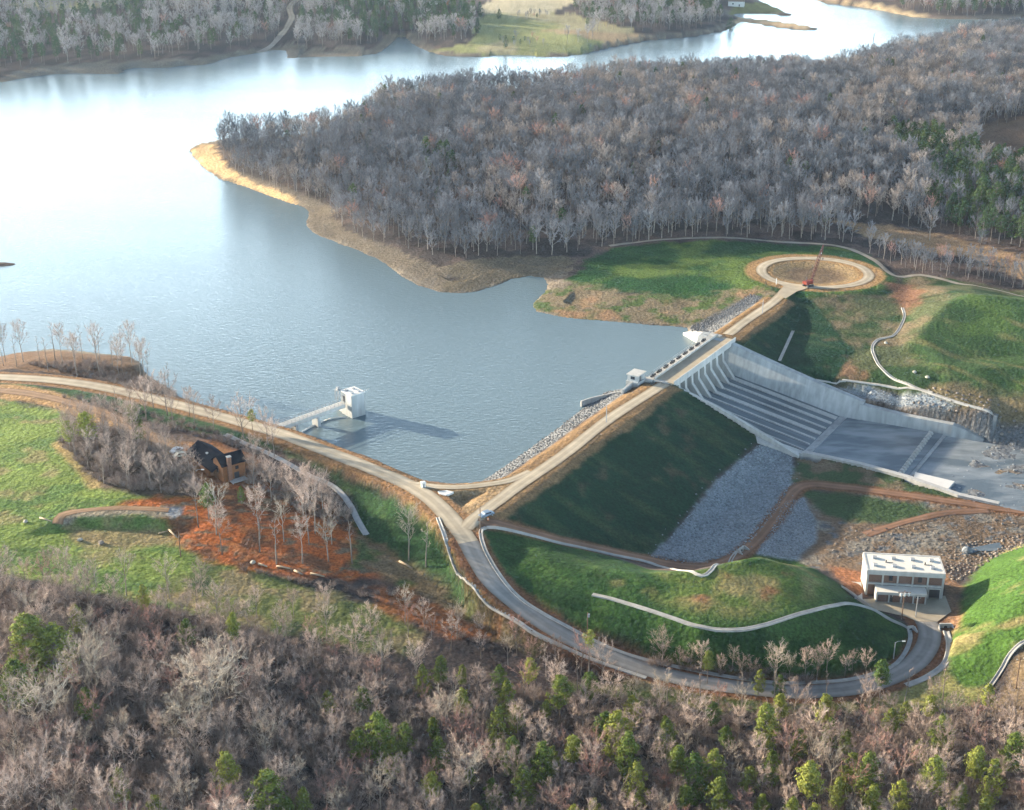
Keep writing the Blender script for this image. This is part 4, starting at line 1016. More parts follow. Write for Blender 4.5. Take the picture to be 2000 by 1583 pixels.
# gate house at the near end
gh = dam_local('gate_house', 'small pale concrete gate house with flat roof at the near end of the spillway bridge', 'gate house')
MB().box(L(113.4, -8.2, 2.2), (6.0, 4.6, 6.4)).build('base', M_CONC, gh)
mb = MB(); mb.box(L(113.4, -8.2, 6.4), (5.2, 3.9, 2.2)); mb.build('wall', M_CONC, gh)
MB().box(L(113.4, -8.2, 7.62), (5.9, 4.6, 0.3)).build('roof', M_CONC_PALE, gh)
MB().box(L(112.6, -6.22, 6.3), (1.2, 0.12, 1.9)).build('door', M_DARK, gh)
MB().box(L(110.77, -8.2, 6.6), (0.12, 1.5, 1.0)).build('window', M_GLASS, gh)
mb = MB(); mb.prism([L(103, -8.2, 2), L(110.35, -8.6, 2), L(110.35, -7.9, 2), L(103, -7.5, 2)], [L(103, -8.2, 5.2), L(110.35, -8.6, 5.3), L(110.35, -7.9, 5.3), L(103, -7.5, 5.2)])
mb.build('wing_wall', M_CONC, gh)
mb = MB(); pp = [L(94, -18.5, 0), L(98, -17.2, 0), L(103, -14.5, 0), (110.4, 10.4, 0)]
for a_, b_ in zip(pp, pp[1:]):
    d_ = Vector(b_) - Vector(a_)
    mb.box(((a_[0] + b_[0]) / 2, (a_[1] + b_[1]) / 2, 0.7), (d_.length + .2, 0.5, 2.6), math.atan2(d_.y, d_.x))
tag(mb.build('retaining_wall', M_CONC_PALE), 'low pale retaining wall at the water edge beside the gate house', 'wall')
bpy.data.objects['retaining_wall'].matrix_world = Matrix.Translation((AX[0], AX[1], 0)) @ Matrix.Rotation(DAM_ANG, 4, 'Z')
ab = dam_local('abutment_wall', 'white triangular concrete abutment wall at the far end of the spillway bridge, by the water', 'wall')
mb = MB(); mb.prism([L(168.2, -9, -4), L(170.2, -9, -4), L(178, -19, -4), L(176, -20, -4)], [L(168.2, -9, 5.0), L(170.2, -9, 5.0), L(178, -19, 0.9), L(176, -20, 0.9)])
mb.build('wing_wall', M_CONC_PALE, ab)
mb = MB(); mb.box(L(169.4, -5.6, 0.6), (2.4, 7.4, 8.7)); mb.build('abutment_block', M_CONC, ab)

# ---------------------------------------------------------------- intake tower and its footbridge
T0 = on_plane(688, 818, 0)[:2]              # near bottom corner of the shaft
A_ = math.radians(40)
tw = thing('intake_tower', 'square pale concrete intake tower standing in the lake', 'tower', (T0[0], T0[1], 0), A_)
# local: x along the right face, y along the left face (away), corner at the origin
MB().box((2.6, 3.0, 1.6), (5.2, 6.0, 12.4)).build('shaft', M_CONC, tw)
mb = MB(); mb.prism([(0.6, 6.0, -4), (4.6, 6.0, -4), (4.6, 11.5, -4), (0.6, 11.5, -4)], [(0.6, 6.0, 4.0), (4.6, 6.0, 4.0), (4.6, 9.2, 2.6), (0.6, 9.2, 2.6)])
mb.build('base', M_CONC_PALE, tw)
mb = MB()
mb.box((2.6, 3.0, 7.93), (5.6, 6.4, 0.26)); mb.build('roof', M_WHITE, tw)
for x_, y_ in ((1.2, 1.4), (3.9, 1.5), (1.4, 4.6), (3.8, 4.4)): MB().box((x_, y_, 8.25), (0.8, 0.9, 0.4)).build('hatch', M_STEEL, tw)
MB().box((-0.04, 4.3, 5.6), (0.12, 1.1, 2.1)).build('door', M_DARK, tw)
mb = MB(); mb.tube([(5.4, .3, 8.1), (6.8, -.4, 8.9)], 0.12); mb.tube([(4.9, .3, 8.0), (5.5, .2, 8.4)], 0.16); mb.build('davit', M_WHITE, tw)
# crane frame on the landing
mb = MB()
for x_, y_ in ((-1.0, 6.6), (-1.0, 8.0), (0.4, 6.6), (0.4, 8.0)): mb.tube([(x_, y_, 4.4), (x_, y_, 8.0)], 0.09)
mb.box((-0.3, 7.3, 8.0), (1.9, 1.9, 0.16)); mb.box((-0.3, 7.3, 8.5), (0.8, 0.9, 0.8)); mb.tube([(-1, 6.6, 4.6), (-1, 8.0, 7.9)], 0.06); mb.tube([(-1, 6.6, 7.9), (.4, 6.6, 4.6)], 0.06)
mb.build('hoist_frame', M_STEEL, tw)

P0, P1 = on_plane(532, 836, 4.6)[:2], on_plane(669, 787, 4.6)[:2]
d_ = P1 - P0; Lb = float(np.hypot(*d_)); ang = math.atan2(d_[1], d_[0])
fb = thing('footbridge', 'narrow pale concrete footbridge with railings from the road to the intake tower', 'footbridge', (P0[0], P0[1], 0), ang)
MB().box((Lb / 2, 0, 4.35), (Lb, 2.8, 0.35)).build('deck', M_CONC_PALE, fb)
for s_ in (-1, 1):
    MB().box((Lb / 2, 1.15 * s_, 3.72), (Lb, 0.45, 0.92)).build('girder', M_CONC_PALE, fb)
    mb = MB()
    for k in range(int(Lb / 1.6) + 1): mb.box((k * 1.6, 1.3 * s_, 5.05), (0.07, 0.07, 1.05))
    for z_ in (5.05, 5.58): mb.box((Lb / 2, 1.3 * s_, z_), (Lb, 0.07, 0.07))
    mb.build('railing', M_STEEL, fb)
for t_ in (0.30, 0.61):
    mb = MB(); mb.box((Lb * t_, 0, 0.7), (1.2, 3.0, 5.1)); mb.build('pier', M_CONC, fb)
MB().box((-0.6, 0, 3.2), (1.8, 4.2, 3.4)).build('abutment', M_CONC, fb)
mb = MB()
bc = curve(px_line([(588, 846, 0.15), (604, 836, 0.15), (625, 826, 0.15), (648, 818, 0.15), (676, 815, 0.15)]), 1.0)
mb.tube([tuple(p) for p in bc], 0.28, 6)
tag(mb.build('floating_boom', M_WHITE, shade=True), 'white floating boom curving over the water under the footbridge', 'boom')

# ---------------------------------------------------------------- pump house
M_BRICK, N_, L_, b_ = nt('brown_brick')
tcn = N_.new('ShaderNodeTexCoord'); bk = N_.new('ShaderNodeTexBrick')
bk.inputs['Scale'].default_value = 3.2; bk.inputs['Color1'].default_value = (0.17, 0.085, 0.06, 1); bk.inputs['Color2'].default_value = (0.22, 0.12, 0.085, 1); bk.inputs['Mortar'].default_value = (0.28, 0.24, 0.2, 1); bk.inputs['Mortar Size'].default_value = 0.012
mpn = N_.new('ShaderNodeMapping'); mpn.inputs['Rotation'].default_value = (R(90), 0, 0)
L_.new(tcn.outputs['Object'], mpn.inputs['Vector']); L_.new(mpn.outputs[0], bk.inputs['Vector']); L_.new(bk.outputs['Color'], b_.inputs['Base Color']); b_.inputs['Roughness'].default_value = 0.9
M_ROOF = surf('white_roof', (0.66, 0.63, 0.56), var=0.07, scale=0.5, rough=0.8)
pf, pr = on_plane(1690, 1162, -9), on_plane(1839, 1170.5, -9)
pang = math.atan2(pr[1] - pf[1], pr[0] - pf[0]); PW = float(np.hypot(*(pr - pf)[:2])); PD, PH = 9.4, 7.5
ph = thing('pump_house', 'flat-roofed brick and white concrete pump house with a low front annex', 'pump house', (pf[0], pf[1], -9), pang)
# local: x along the front, y to the back, z up from the forecourt
mb = MB(); mb.box((PW / 2, PD / 2, PH / 2 - 1.6), (PW - 0.5, PD - 0.5, PH + 2.6)); mb.build('wall', M_BRICK, ph)
mb = MB(); mb.box((0.05, PD / 2, PH / 2 - 1.5), (0.4, PD, PH + 2.8)); mb.build('side_panel', M_CONC_PALE, ph)
mb = MB(); mb.box((PW - 0.05, PD / 2, PH / 2 - 1.5), (0.4, PD, PH + 2.8)); mb.build('side_panel', M_CONC_PALE, ph)
mb = MB()
mb.box((PW / 2, 0.0, PH - 0.6), (PW + 0.5, 0.5, 1.3)); mb.box((PW / 2, PD, PH - 0.6), (PW + 0.5, 0.5, 1.3)); mb.box((-.02, PD / 2, PH - 0.58), (0.5, PD - .5, 1.26)); mb.box((PW + .02, PD / 2, PH - .58), (0.5, PD - .5, 1.26))
mb.build('fascia', M_CONC_PALE, ph)
MB().box((PW / 2, PD / 2, PH - 0.14), (PW - 0.4, PD - 0.4, 0.2)).build('roof', M_ROOF, ph)
mb = MB()
mb.box((PW / 2, 0.08, 3.55), (PW, 0.42, 0.5)); mb.build('string_course', M_CONC_PALE, ph)
for k in range(6):
    MB().box((0.2 + (PW - 0.4) * k / 5, 0.1, PH / 2 - .55), (0.42, 0.52, PH - 1.2)).build('column', M_CONC_PALE, ph)
for k in range(4):
    for j in range(2):
        mb = MB(); mb.box((2.2 + 4.9 * k + j * .3, 2.6 + 4.1 * j, PH + 0.22), (1.1, 1.1, 0.5)); mb.build('skylight', M_STEEL, ph)
for x_, y_ in ((6.0, 4.6), (16.0, 4.4)):
    mb = MB(); mb.box((x_, y_, PH + .02), (2.0, 0.1, 0.12)); mb.tube([(x_ - .8, y_, PH - .1), (x_ - .8, y_, PH + .7)], 0.14); mb.build('roof_vent', M_GATE, ph)
for a_ in (0.62, 1.38):
    MB().box((PW * (a_ * .5), 0.02, 5.3), (0.9, 0.5, 1.3)).build('window', M_GLASS, ph)
MB().box((PW - 2.15, 0.05, 1.65), (2.7, 0.5, 2.5)).build('door', M_DARK, ph)
mb = MB(); mb.box((PW - 3.62, -0.25, 1.5), (.24, .5, 3.0)); mb.box((PW - .62, -0.25, 1.5), (.24, .5, 3.0)); mb.box((PW - 2.12, -.25, 3.06), (3.24, .5, .3)); mb.build('door_frame', M_CONC_PALE, ph)
# annex
ax0, ax1, ay, ah = 2.3, 14.9, -3.3, 2.9
mb = MB(); mb.box(((ax0 + ax1) / 2, ay / 2 - .1, ah / 2 - .2), (ax1 - ax0 - .3, -ay - .2, ah + .2)); mb.build('annex_wall', M_BRICK, ph)
mb = MB(); mb.box(((ax0 + ax1) / 2, ay / 2 - .25, ah + .12), (ax1 - ax0 + .3, -ay + .3, .3)); mb.build('annex_roof', M_ROOF, ph)
mb = MB(); mb.box(((ax0 + ax1) / 2, ay - .3, ah - .2), (ax1 - ax0 + .34, .3, .62)); mb.build('annex_fascia', M_CONC_PALE, ph)
MB().box((ax0, ay / 2, ah / 2 - .2), (.32, -ay + .2, ah + .3)).build('annex_side_panel', M_CONC_PALE, ph)
for k in range(5):
    MB().box((ax0 + .1 + (ax1 - ax0 - .2) * k / 4, ay - .18, ah / 2 - .3), (.34, .34, ah - .6)).build('annex_column', M_CONC_PALE, ph)
for x_, w_ in ((5.9, 1.1), (9.0, 1.6), (12.9, 1.4)):
    f_ = MB().box((x_, ay - .06, 2.0), (w_, .16, .55)).build('window', M_WHITE, ph)
    MB().box((x_, ay - .17, 2.0), (w_ - .2, .08, .38)).build('pane', M_GLASS, f_)
MB().box((6.0, ay - .06, .95), (1.0, .18, 1.9 - .5)).build('annex_door', M_DARK, ph)
# ramp and steps on the left side
mb = MB(); mb.prism([(-3.0, -2.6, -.6), (-1.0, -2.6, -.6), (-.4, 6, -.6), (-3.4, 6, -.6)], [(-3.0, -2.6, .15), (-1.0, -2.6, .15), (-.4, 6, .35), (-3.4, 6, .35)])
tag(mb.build('concrete_ramp', M_CONC_PALE), 'pale concrete ramp along the sunny left side of the pump house', 'ramp')
bpy.data.objects['concrete_ramp'].matrix_world = Matrix.Translation((pf[0], pf[1], -9)) @ Matrix.Rotation(pang, 4, 'Z')
# headwall and kerbs beside the bend
def block(name, label, cat, px, py, size, rz, mat, dz=0.0):
    p = spot(px, py)
    o = MB().box((0, 0, size[2] / 2 - .3), size).build(name, mat)
    bv = o.modifiers.new('edge', 'BEVEL'); bv.width = 0.05
    o.location = (p[0], p[1], p[2] + dz); o.rotation_euler = (0, 0, rz)
    return tag(o, label, cat)
def headwall(label, px, py, w, rz):
    p = spot(px, py)
    t = thing('headwall', label, 'headwall', (p[0], p[1], p[2]), rz)
    MB().box((0, 0, .4), (w, .45, 1.6)).build('face_wall', M_CONC_PALE, t)
    for s_ in (-1, 1):
        mb = MB(); mb.prism([(s_ * w / 2, -.2, -.4), (s_ * (w / 2 + .3), -.2, -.4), (s_ * (w / 2 + .5), -1.6, -.4), (s_ * (w / 2 + .2), -1.6, -.4)][::s_], [(s_ * w / 2, -.2, 1.15), (s_ * (w / 2 + .3), -.2, 1.15), (s_ * (w / 2 + .5), -1.6, .4), (s_ * (w / 2 + .2), -1.6, .4)][::s_])
        mb.build('wing_wall', M_CONC_PALE, t)
    mb = MB(); mb.tube([(0, -.3, .25), (0, .3, .25)], .42, 12); mb.build('pipe_mouth', M_DARK, t)
headwall('wide white concrete headwall at the top of the stone-lined drain', 1846, 1226, 2.9, 0.0)
headwall('small concrete headwall where the mound drains meet by the road bend', 1778, 1231, 1.5, 0.2)
headwall('concrete headwall at the bent end of the drain near the rock pile', 1447, 1077, 3.0, 0.9)
p = spot(1944, 822)
t = thing('drop_chute', 'tall dark concrete drop chute at the end of the long drain on the rock face', 'chute', (p[0], p[1], 0), DAM_ANG)
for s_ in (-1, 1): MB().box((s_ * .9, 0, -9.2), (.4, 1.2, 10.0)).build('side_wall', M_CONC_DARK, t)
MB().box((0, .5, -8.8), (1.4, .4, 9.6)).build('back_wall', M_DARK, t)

# ---------------------------------------------------------------- brown house on the hill
M_LOG = surf('log_siding', (0.24, 0.11, 0.05), var=0.2, scale=1.2)
M_SHINGLE = surf('dark_shingles', (0.014, 0.016, 0.024), var=0.25, scale=2.0, spec=0.02, rough=1.0)
M_STONE = surf('brown_stone', (0.24, 0.13, 0.085), var=0.3, scale=2.0)
H0 = on_plane(437, 941, 4.6)
e1 = math.radians(37)
hs = thing('log_house', 'brown log house with dark gabled roof and stone chimney in the red clearing', 'house', (H0[0], H0[1], 4.6), e1)
# local: x along the front of the gabled block, y to the back
BW, BD, BH = 7.0, 6.0, 4.9
def gable(name, x0, x1, y0, y1, z0, rise, along, over, mat, parent, th=.22):
    mb = MB()
    if along == 'x':
        ym = (y0 + y1) / 2
        for (ya, yb) in ((y0 - over, ym), (y1 + over, ym)):
            za = z0 - over * rise / ((y1 - y0) / 2)
            mb.prism([(x0 - over, ya, za), (x1 + over, ya, za), (x1 + over, yb, z0 + rise), (x0 - over, yb, z0 + rise)][::1 if ya < yb else -1],
                     [(x0 - over, ya, za + th), (x1 + over, ya, za + th), (x1 + over, yb, z0 + rise + th), (x0 - over, yb, z0 + rise + th)][::1 if ya < yb else -1])
    else:
        xm = (x0 + x1) / 2
        for (xa, xb) in ((x0 - over, xm), (x1 + over, xm)):
            za = z0 - over * rise / ((x1 - x0) / 2)
            mb.prism([(xa, y0 - over, za), (xb, y0 - over, z0 + rise), (xb, y1 + over, z0 + rise), (xa, y1 + over, za)][::1 if xa < xb else -1],
                     [(xa, y0 - over, za + th), (xb, y0 - over, z0 + rise + th), (xb, y1 + over, z0 + rise + th), (xa, y1 + over, za + th)][::1 if xa < xb else -1])
    return mb.build(name, mat, parent)
mb = MB()
for xw in (0, BW):
    pass
mb.prism([(0, 0, -1.2), (0, BD, -1.2), (0, BD, BH), (0, BD / 2, BH + 1.9), (0, 0, BH)][::-1], [(BW, 0, -1.2), (BW, BD, -1.2), (BW, BD, BH), (BW, BD / 2, BH + 1.9), (BW, 0, BH)][::-1])
mb.build('wall', M_LOG, hs)
rf = gable('roof', 0, BW, 0, BD, BH, 1.9, 'x', .5, M_SHINGLE, hs)
ch = MB().box((1.9, -.45, 3.2), (1.1, .85, 8.4)).build('chimney', M_STONE, rf)
MB().box((1.9, -.45, 7.5), (1.3, 1.05, .25)).build('chimney_cap', M_CONC, rf)
WL = 14.0
mb = MB(); mb.prism([(-1.4, BD - .02, -1), (6.0, BD - .02, -1), (6.0, BD - .02, 2.5), (2.3, BD - .02, 4.9), (-1.4, BD - .02, 2.5)], [(-1.4, BD + WL, -1), (6.0, BD + WL, -1), (6.0, BD + WL, 2.5), (2.3, BD + WL, 4.9), (-1.4, BD + WL, 2.5)])
mb.build('wing_wall', M_LOG, hs)
wr = gable('wing_roof', -1.4, 6.0, BD - 2.4, BD + WL, 2.55, 2.4, 'y', .6, M_SHINGLE, hs)
MB().box((1.0, BD + 6, 4.35), (.7, .9, .3)).build('roof_vent', M_WHITE, wr)
MB().box((4.2, -.05, .9), (1.5, .16, 2.0)).build('door', M_DARK, hs)
MB().box((-.05, 3.4, 2.4), (.16, 1.0, 1.3)).build('window', M_GLASS, hs)
MB().box((4.4, -.05, 3.3), (1.0, .16, 1.0)).build('window', M_GLASS, hs)
mb = MB(); mb.box((4.0, -1.5, -.02), (5.0, 2.4, .2)); 
for x_ in (1.7, 6.3): mb.box((x_, -2.5, -.7), (.2, .2, 1.4))
mb.build('deck', M_CONC_PALE, hs)

# ---------------------------------------------------------------- small things
def car(px, py, label, body, rz, kind='car'):
    p = spot(px, py)
    t = thing('parked_car' if kind == 'car' else 'parked_van', label, kind, (p[0], p[1], p[2] + .1), rz)
    mb = MB()
    prof = [(-2.1, .35), (-2.15, .75), (-1.3, .92), (-.75, 1.42), (.9, 1.45), (1.5, .98), (2.1, .9), (2.15, .4)] if kind == 'car' else [(-2.3, .35), (-2.35, 1.9), (-1.9, 2.1), (1.1, 2.1), (1.6, 1.3), (2.3, 1.1), (2.35, .4)]
    mb.prism([(x, -.85, z) for x, z in prof], [(x, .85, z) for x, z in prof]); o = mb.build('body', body, t)
    bv = o.modifiers.new('edge', 'BEVEL'); bv.width = .08; bv.segments = 2
    wz = 1.17 if kind == 'car' else 1.65
    for s_ in (-1, 1): MB().box((.1 if kind == 'car' else .7, s_ * .86, wz), (1.7 if kind == 'car' else .8, .06, .36)).build('side_window', M_GLASS, t)
    for x_ in (-1.35, 1.35):
        for s_ in (-1, 1):
            mb = MB(); mb.tube([(x_, s_ * .72, .34), (x_, s_ * .92, .34)], .34, 12); w = mb.build('wheel', M_DARK, t)
            mb = MB(); mb.tube([(x_, s_ * .92, .34), (x_, s_ * .95, .34)], .18, 8); mb.build('rim', M_STEEL, w)
M_BLUEP = surf('blue_car_paint', (0.16, 0.22, 0.30), var=.05, rough=.35, spec=.5)
M_WHITEP = surf('white_car_paint', (0.74, 0.75, 0.74), var=.04, rough=.35, spec=.5)
M_GREENP = surf('pale_green_paint', (0.36, 0.44, 0.38), var=.05, rough=.4, spec=.5)
car(950, 1009, 'grey-blue car parked at the road fork above the mound', M_BLUEP, 0.6)
car(345, 884, 'white car parked at the end of the dirt lane behind the house', M_WHITEP, 0.9)
car(352, 893, 'pale green car parked against the dark-roofed end of the house', M_GREENP, 0.5)
M_ORANGE = surf('orange_plastic', (0.62, 0.20, 0.05), var=.1, rough=.5)
p = spot(953, 1017)
t = thing('traffic_barrel', 'orange barrel standing beside the car at the road fork', 'barrel', tuple(p))
mb = MB(); mb.tube([(0, 0, 0), (0, 0, .35), (0, 0, .7), (0, 0, 1.0)], [.34, .31, .28, .25], 12); mb.build('body', M_ORANGE, t, True)
MB().tube([(0, 0, .5), (0, 0, .68)], .315, 12).build('reflective_band', M_WHITE, t)
# kiosk at the fork
p = spot(827, 952)
t = thing('utility_kiosk', 'small white utility kiosk at the left corner of the road fork', 'kiosk', tuple(p), .4)
t.scale = (.75, .75, .8); MB().box((0, 0, .9), (1.5, 1.3, 2.0)).build('body', M_WHITE, t)
mb = MB(); mb.prism([(-.95, -.85, 1.9), (.95, -.85, 1.9), (.95, .85, 1.9), (-.95, .85, 1.9)], [(-.7, -.6, 2.2), (.7, -.6, 2.2), (.7, .6, 2.2), (-.7, .6, 2.2)]); mb.build('roof', M_WHITE, t)
MB().box((0, -.67, .8), (.7, .06, 1.5)).build('door', M_STEEL, t)
sl = spots([(855, 961), (872, 959), (886, 966), (870, 969), (858, 966)])
mb = MB(); zz0 = np.mean([q[2] for q in sl]); mb.prism([(q[0], q[1], zz0 - .3) for q in sl][::-1], [(q[0], q[1], zz0 + .3) for q in sl][::-1])
tag(mb.build('foundation_slab', M_WHITE), 'irregular white concrete slab on the dirt triangle inside the road fork', 'slab')
# poles
M_WOOD = surf('pole_wood', (0.15, 0.095, 0.065), var=.25)
def pole(px, py, h, label, arm=None, mat=None, name='utility_pole', cat='pole', rz=0.0):
    p = spot(px, py)
    t = thing(name, label, cat, tuple(p), rz)
    mb = MB(); mb.tube([(0, 0, -.5), (0, 0, h)], [.16, .11], 7); mb.build('shaft', mat or M_WOOD, t)
    if arm == 'cross':
        MB().box((0, 0, h - .7), (2.2, .12, .16)).build('crossarm', mat or M_WOOD, t)
        for x_ in (-.9, 0, .9): MB().tube([(x_, 0, h - .62), (x_, 0, h - .35)], .06, 6).build('insulator', M_WHITE, t)
    if arm == 'lamp':
        mb = MB(); mb.tube([(0, 0, h - .1), (.6, 0, h + .35), (1.7, 0, h + .4)], .06, 6); mb.build('lamp_arm', M_STEEL, t)
        mb = MB(); mb.box((2.0, 0, h + .36), (.8, .34, .18)); mb.build('lamp_head', M_WHITE, t)
    if arm == 'box':
        MB().box((.25, -.1, h - .8), (.5, .5, .8)).build('transformer', M_STEEL, t)
    if arm == 'bank':
        MB().box((0, 0, h - .5), (3.2, .14, .18)).build('crossarm', M_WOOD, t)
        MB().box((0, 0, h - 1.6), (2.8, .14, .18)).build('crossarm', M_WOOD, t)
        for x_ in (-1.0, 0, 1.0): MB().tube([(x_, -.3, h - 1.4), (x_, -.3, h - .5)], .28, 8).build('transformer', M_WHITE, t)
pole(1761, 1209, 8.2, 'brown utility pole with white transformers in front of the pump house', 'bank')
pole(1788, 1206, 6.0, 'thin pale light pole on the forecourt of the pump house', None, M_STEEL, 'light_pole')
pole(1745, 1287, 4.6, 'lamp post with bent arm on the dark slope inside the road bend', 'lamp', M_STEEL, 'street_lamp', 'street lamp')
pole(1147, 1238, 6.0, 'wooden pole with box on the green slope above the curving road', 'box')
pole(938, 1042, 7.5, 'tall dark utility pole at the road fork beside the mound drain', None)
pole(386, 964, 7.0, 'dark wooden pole with white lamp left of the brown house', 'lamp')
pole(353, 1087, 7.5, 'brown wooden pole at the edge of the red clearing and the green field', None)
pole(1984, 1345, 8.5, 'wooden utility pole with crossarm below the bright green hill', 'cross', None, 'utility_pole', 'pole', .3)
pole(1516, 556, 2.6, 'short white gate post where the crest road meets the turning circle', None, M_WHITE, 'gate_post', 'post')
pole(1184, 826, 5.5, 'thin light pole on the crest road halfway along the dam', None, M_STEEL, 'light_pole')
pole(1489, 612, 5.5, 'thin light pole on the crest road near the turning circle', None, M_STEEL, 'light_pole')
pole(1604, 496, 3.0, 'white marker post on the dark grass behind the turning circle', None, M_WHITE, 'marker_post', 'post')

# crawler crane
M_CRANE = surf('crane_red', (0.20, 0.03, 0.018), var=.25, rough=.55)
M_BOOM = surf('boom_red', (0.10, 0.03, 0.025), var=.25, rough=.6)
p = spot(1578, 560)
cr = thing('crawler_crane', 'red crawler crane with raised lattice boom on the turning circle', 'crane', (p[0], p[1], p[2] + .1), R(35))
for s_ in (-1, 1):
    mb = MB(); tr = [(-1.9, .45), (-1.6, .05), (1.6, .05), (1.9, .45), (1.6, .85), (-1.6, .85)]
    mb.prism([(x, s_ * 1.15 - .3, z) for x, z in tr][::-1], [(x, s_ * 1.15 + .3, z) for x, z in tr][::-1]); mb.build('track', M_DARK, cr)
mb = MB(); mb.box((-.3, 0, 1.75), (3.4, 2.0, 1.3)); mb.box((-1.7, 0, 1.7), (.9, 2.3, 1.0)); mb.tube([(0, 0, .6), (0, 0, 1.1)], .8, 12); mb.build('housing', M_CRANE, cr)
cb = MB().box((1.2, -.75, 1.9), (1.0, .8, 1.6)).build('cab', M_CRANE, cr)
MB().box((1.72, -.75, 2.2), (.06, .66, .8)).build('windscreen', M_GLASS, cb)
tip = Vector((7.0, 0, 16.0)); foot = Vector((1.5, .2, 1.3))
ax_ = (tip - foot).normalized(); side = Vector((0, 1, 0)); upv = ax_.cross(side).normalized()
mb = MB(); nseg = 14
def corner(i, k):
    t_ = i / nseg; w_ = .45 * min(1, .25 + 3 * t_, .25 + 3 * (1 - t_))
    return foot.lerp(tip, t_) + side * (w_ * (1 if k in (0, 3) else -1)) + upv * (w_ * (1 if k < 2 else -1))
for k in range(4): mb.tube([corner(i, k) for i in range(nseg + 1)], .12, 4)
for i in range(nseg):
    for k in range(4): mb.tube([corner(i, k), corner(i + 1, (k + 1) % 4)], .075, 3, False)
mb.build('boom', M_BOOM, cr)
mb = MB(); mb.tube([(-1.4, 0, 2.3), (-.8, 0, 4.4), tip], .045, 4); mb.tube([tip, tip + Vector((.3, 0, -5.5))], .04, 4); mb.tube([(-1.9, 0, 2.2), (-.8, 0, 4.4)], .07, 4); mb.build('cable', M_DARK, cr)
mb = MB(); mb.box(tip + Vector((.3, 0, -5.8)), (.4, .3, .7)); mb.build('hook_block', M_DARK, cr)

# far houses beyond the lake
def small_house(px, py, label, w, d, h, rz, wall, roof, name='farm_house'):
    p = spot(px, py)
    t = thing(name, label, 'house', tuple(p), rz)
    mb = MB(); mb.prism([(-w / 2, -d / 2, -1), (-w / 2, d / 2, -1), (-w / 2, d / 2, h), (-w / 2, 0, h + d * .28), (-w / 2, -d / 2, h)][::-1], [(w / 2, -d / 2, -1), (w / 2, d / 2, -1), (w / 2, d / 2, h), (w / 2, 0, h + d * .28), (w / 2, -d / 2, h)][::-1]); mb.build('wall', wall, t)
    gable('roof', -w / 2, w / 2, -d / 2, d / 2, h + .02, d * .28, 'x', .5, roof, t)
    MB().box((-w * .2, -d / 2 - .03, h * .5), (1.4, .12, 1.3)).build('window', M_GLASS, t)
    MB().box((w * .2, -d / 2 - .03, 1.0), (1.2, .12, 2.1)).build('door', M_DARK, t)
M_REDROOF = surf('red_roof', (0.33, 0.12, 0.09), var=.15)
small_house(850, 8, 'long red-roofed barn in the far fields beyond the lake', 14, 8, 4, .1, M_WHITE, M_REDROOF, 'barn')
small_house(872, 9, 'smaller red-roofed farm house beside the far barn', 9, 7, 4.5, .3, M_LOG, M_REDROOF)
small_house(1438, 12, 'white lakeside house on the far point near the channel', 16, 9, 5, -.2, M_WHITE, surf('brown_roof', (.22, .16, .12)))
# ---------------------------------------------------------------- trees
class TB:
    """fast collector for twigs and needles"""
    def __init__(self): self.v, self.f = [], []
    def tri(self, a, b, c):
        n = len(self.v); self.v += [a, b, c]; self.f.append((n, n + 1, n + 2))
    def strip(self, a, b, w0, w1, nrm):
        d = b - a
        s = d.cross(nrm)
        if s.length < 1e-6: s = d.cross(Vector((.3, .9, .1)))
        s.normalize()
        n = len(self.v)
        if w1 < 1e-4:
            self.v += [a - s * w0, a + s * w0, b]; self.f.append((n, n + 1, n + 2))
        else:
            self.v += [a - s * w0, a + s * w0, b + s * w1, b - s * w1]; self.f.append((n, n + 1, n + 2, n + 3))
    def mesh(self, name, mat):
        me = bpy.data.meshes.new(name); me.from_pydata([tuple(p) for p in self.v], [], self.f); me.materials.append(mat); me.update(); return me

def rvec(rn):
    while True:
        v = Vector((rn.uniform(-1, 1), rn.uniform(-1, 1), rn.uniform(-1, 1)))
        if 0.05 < v.length < 1: return v.normalized()

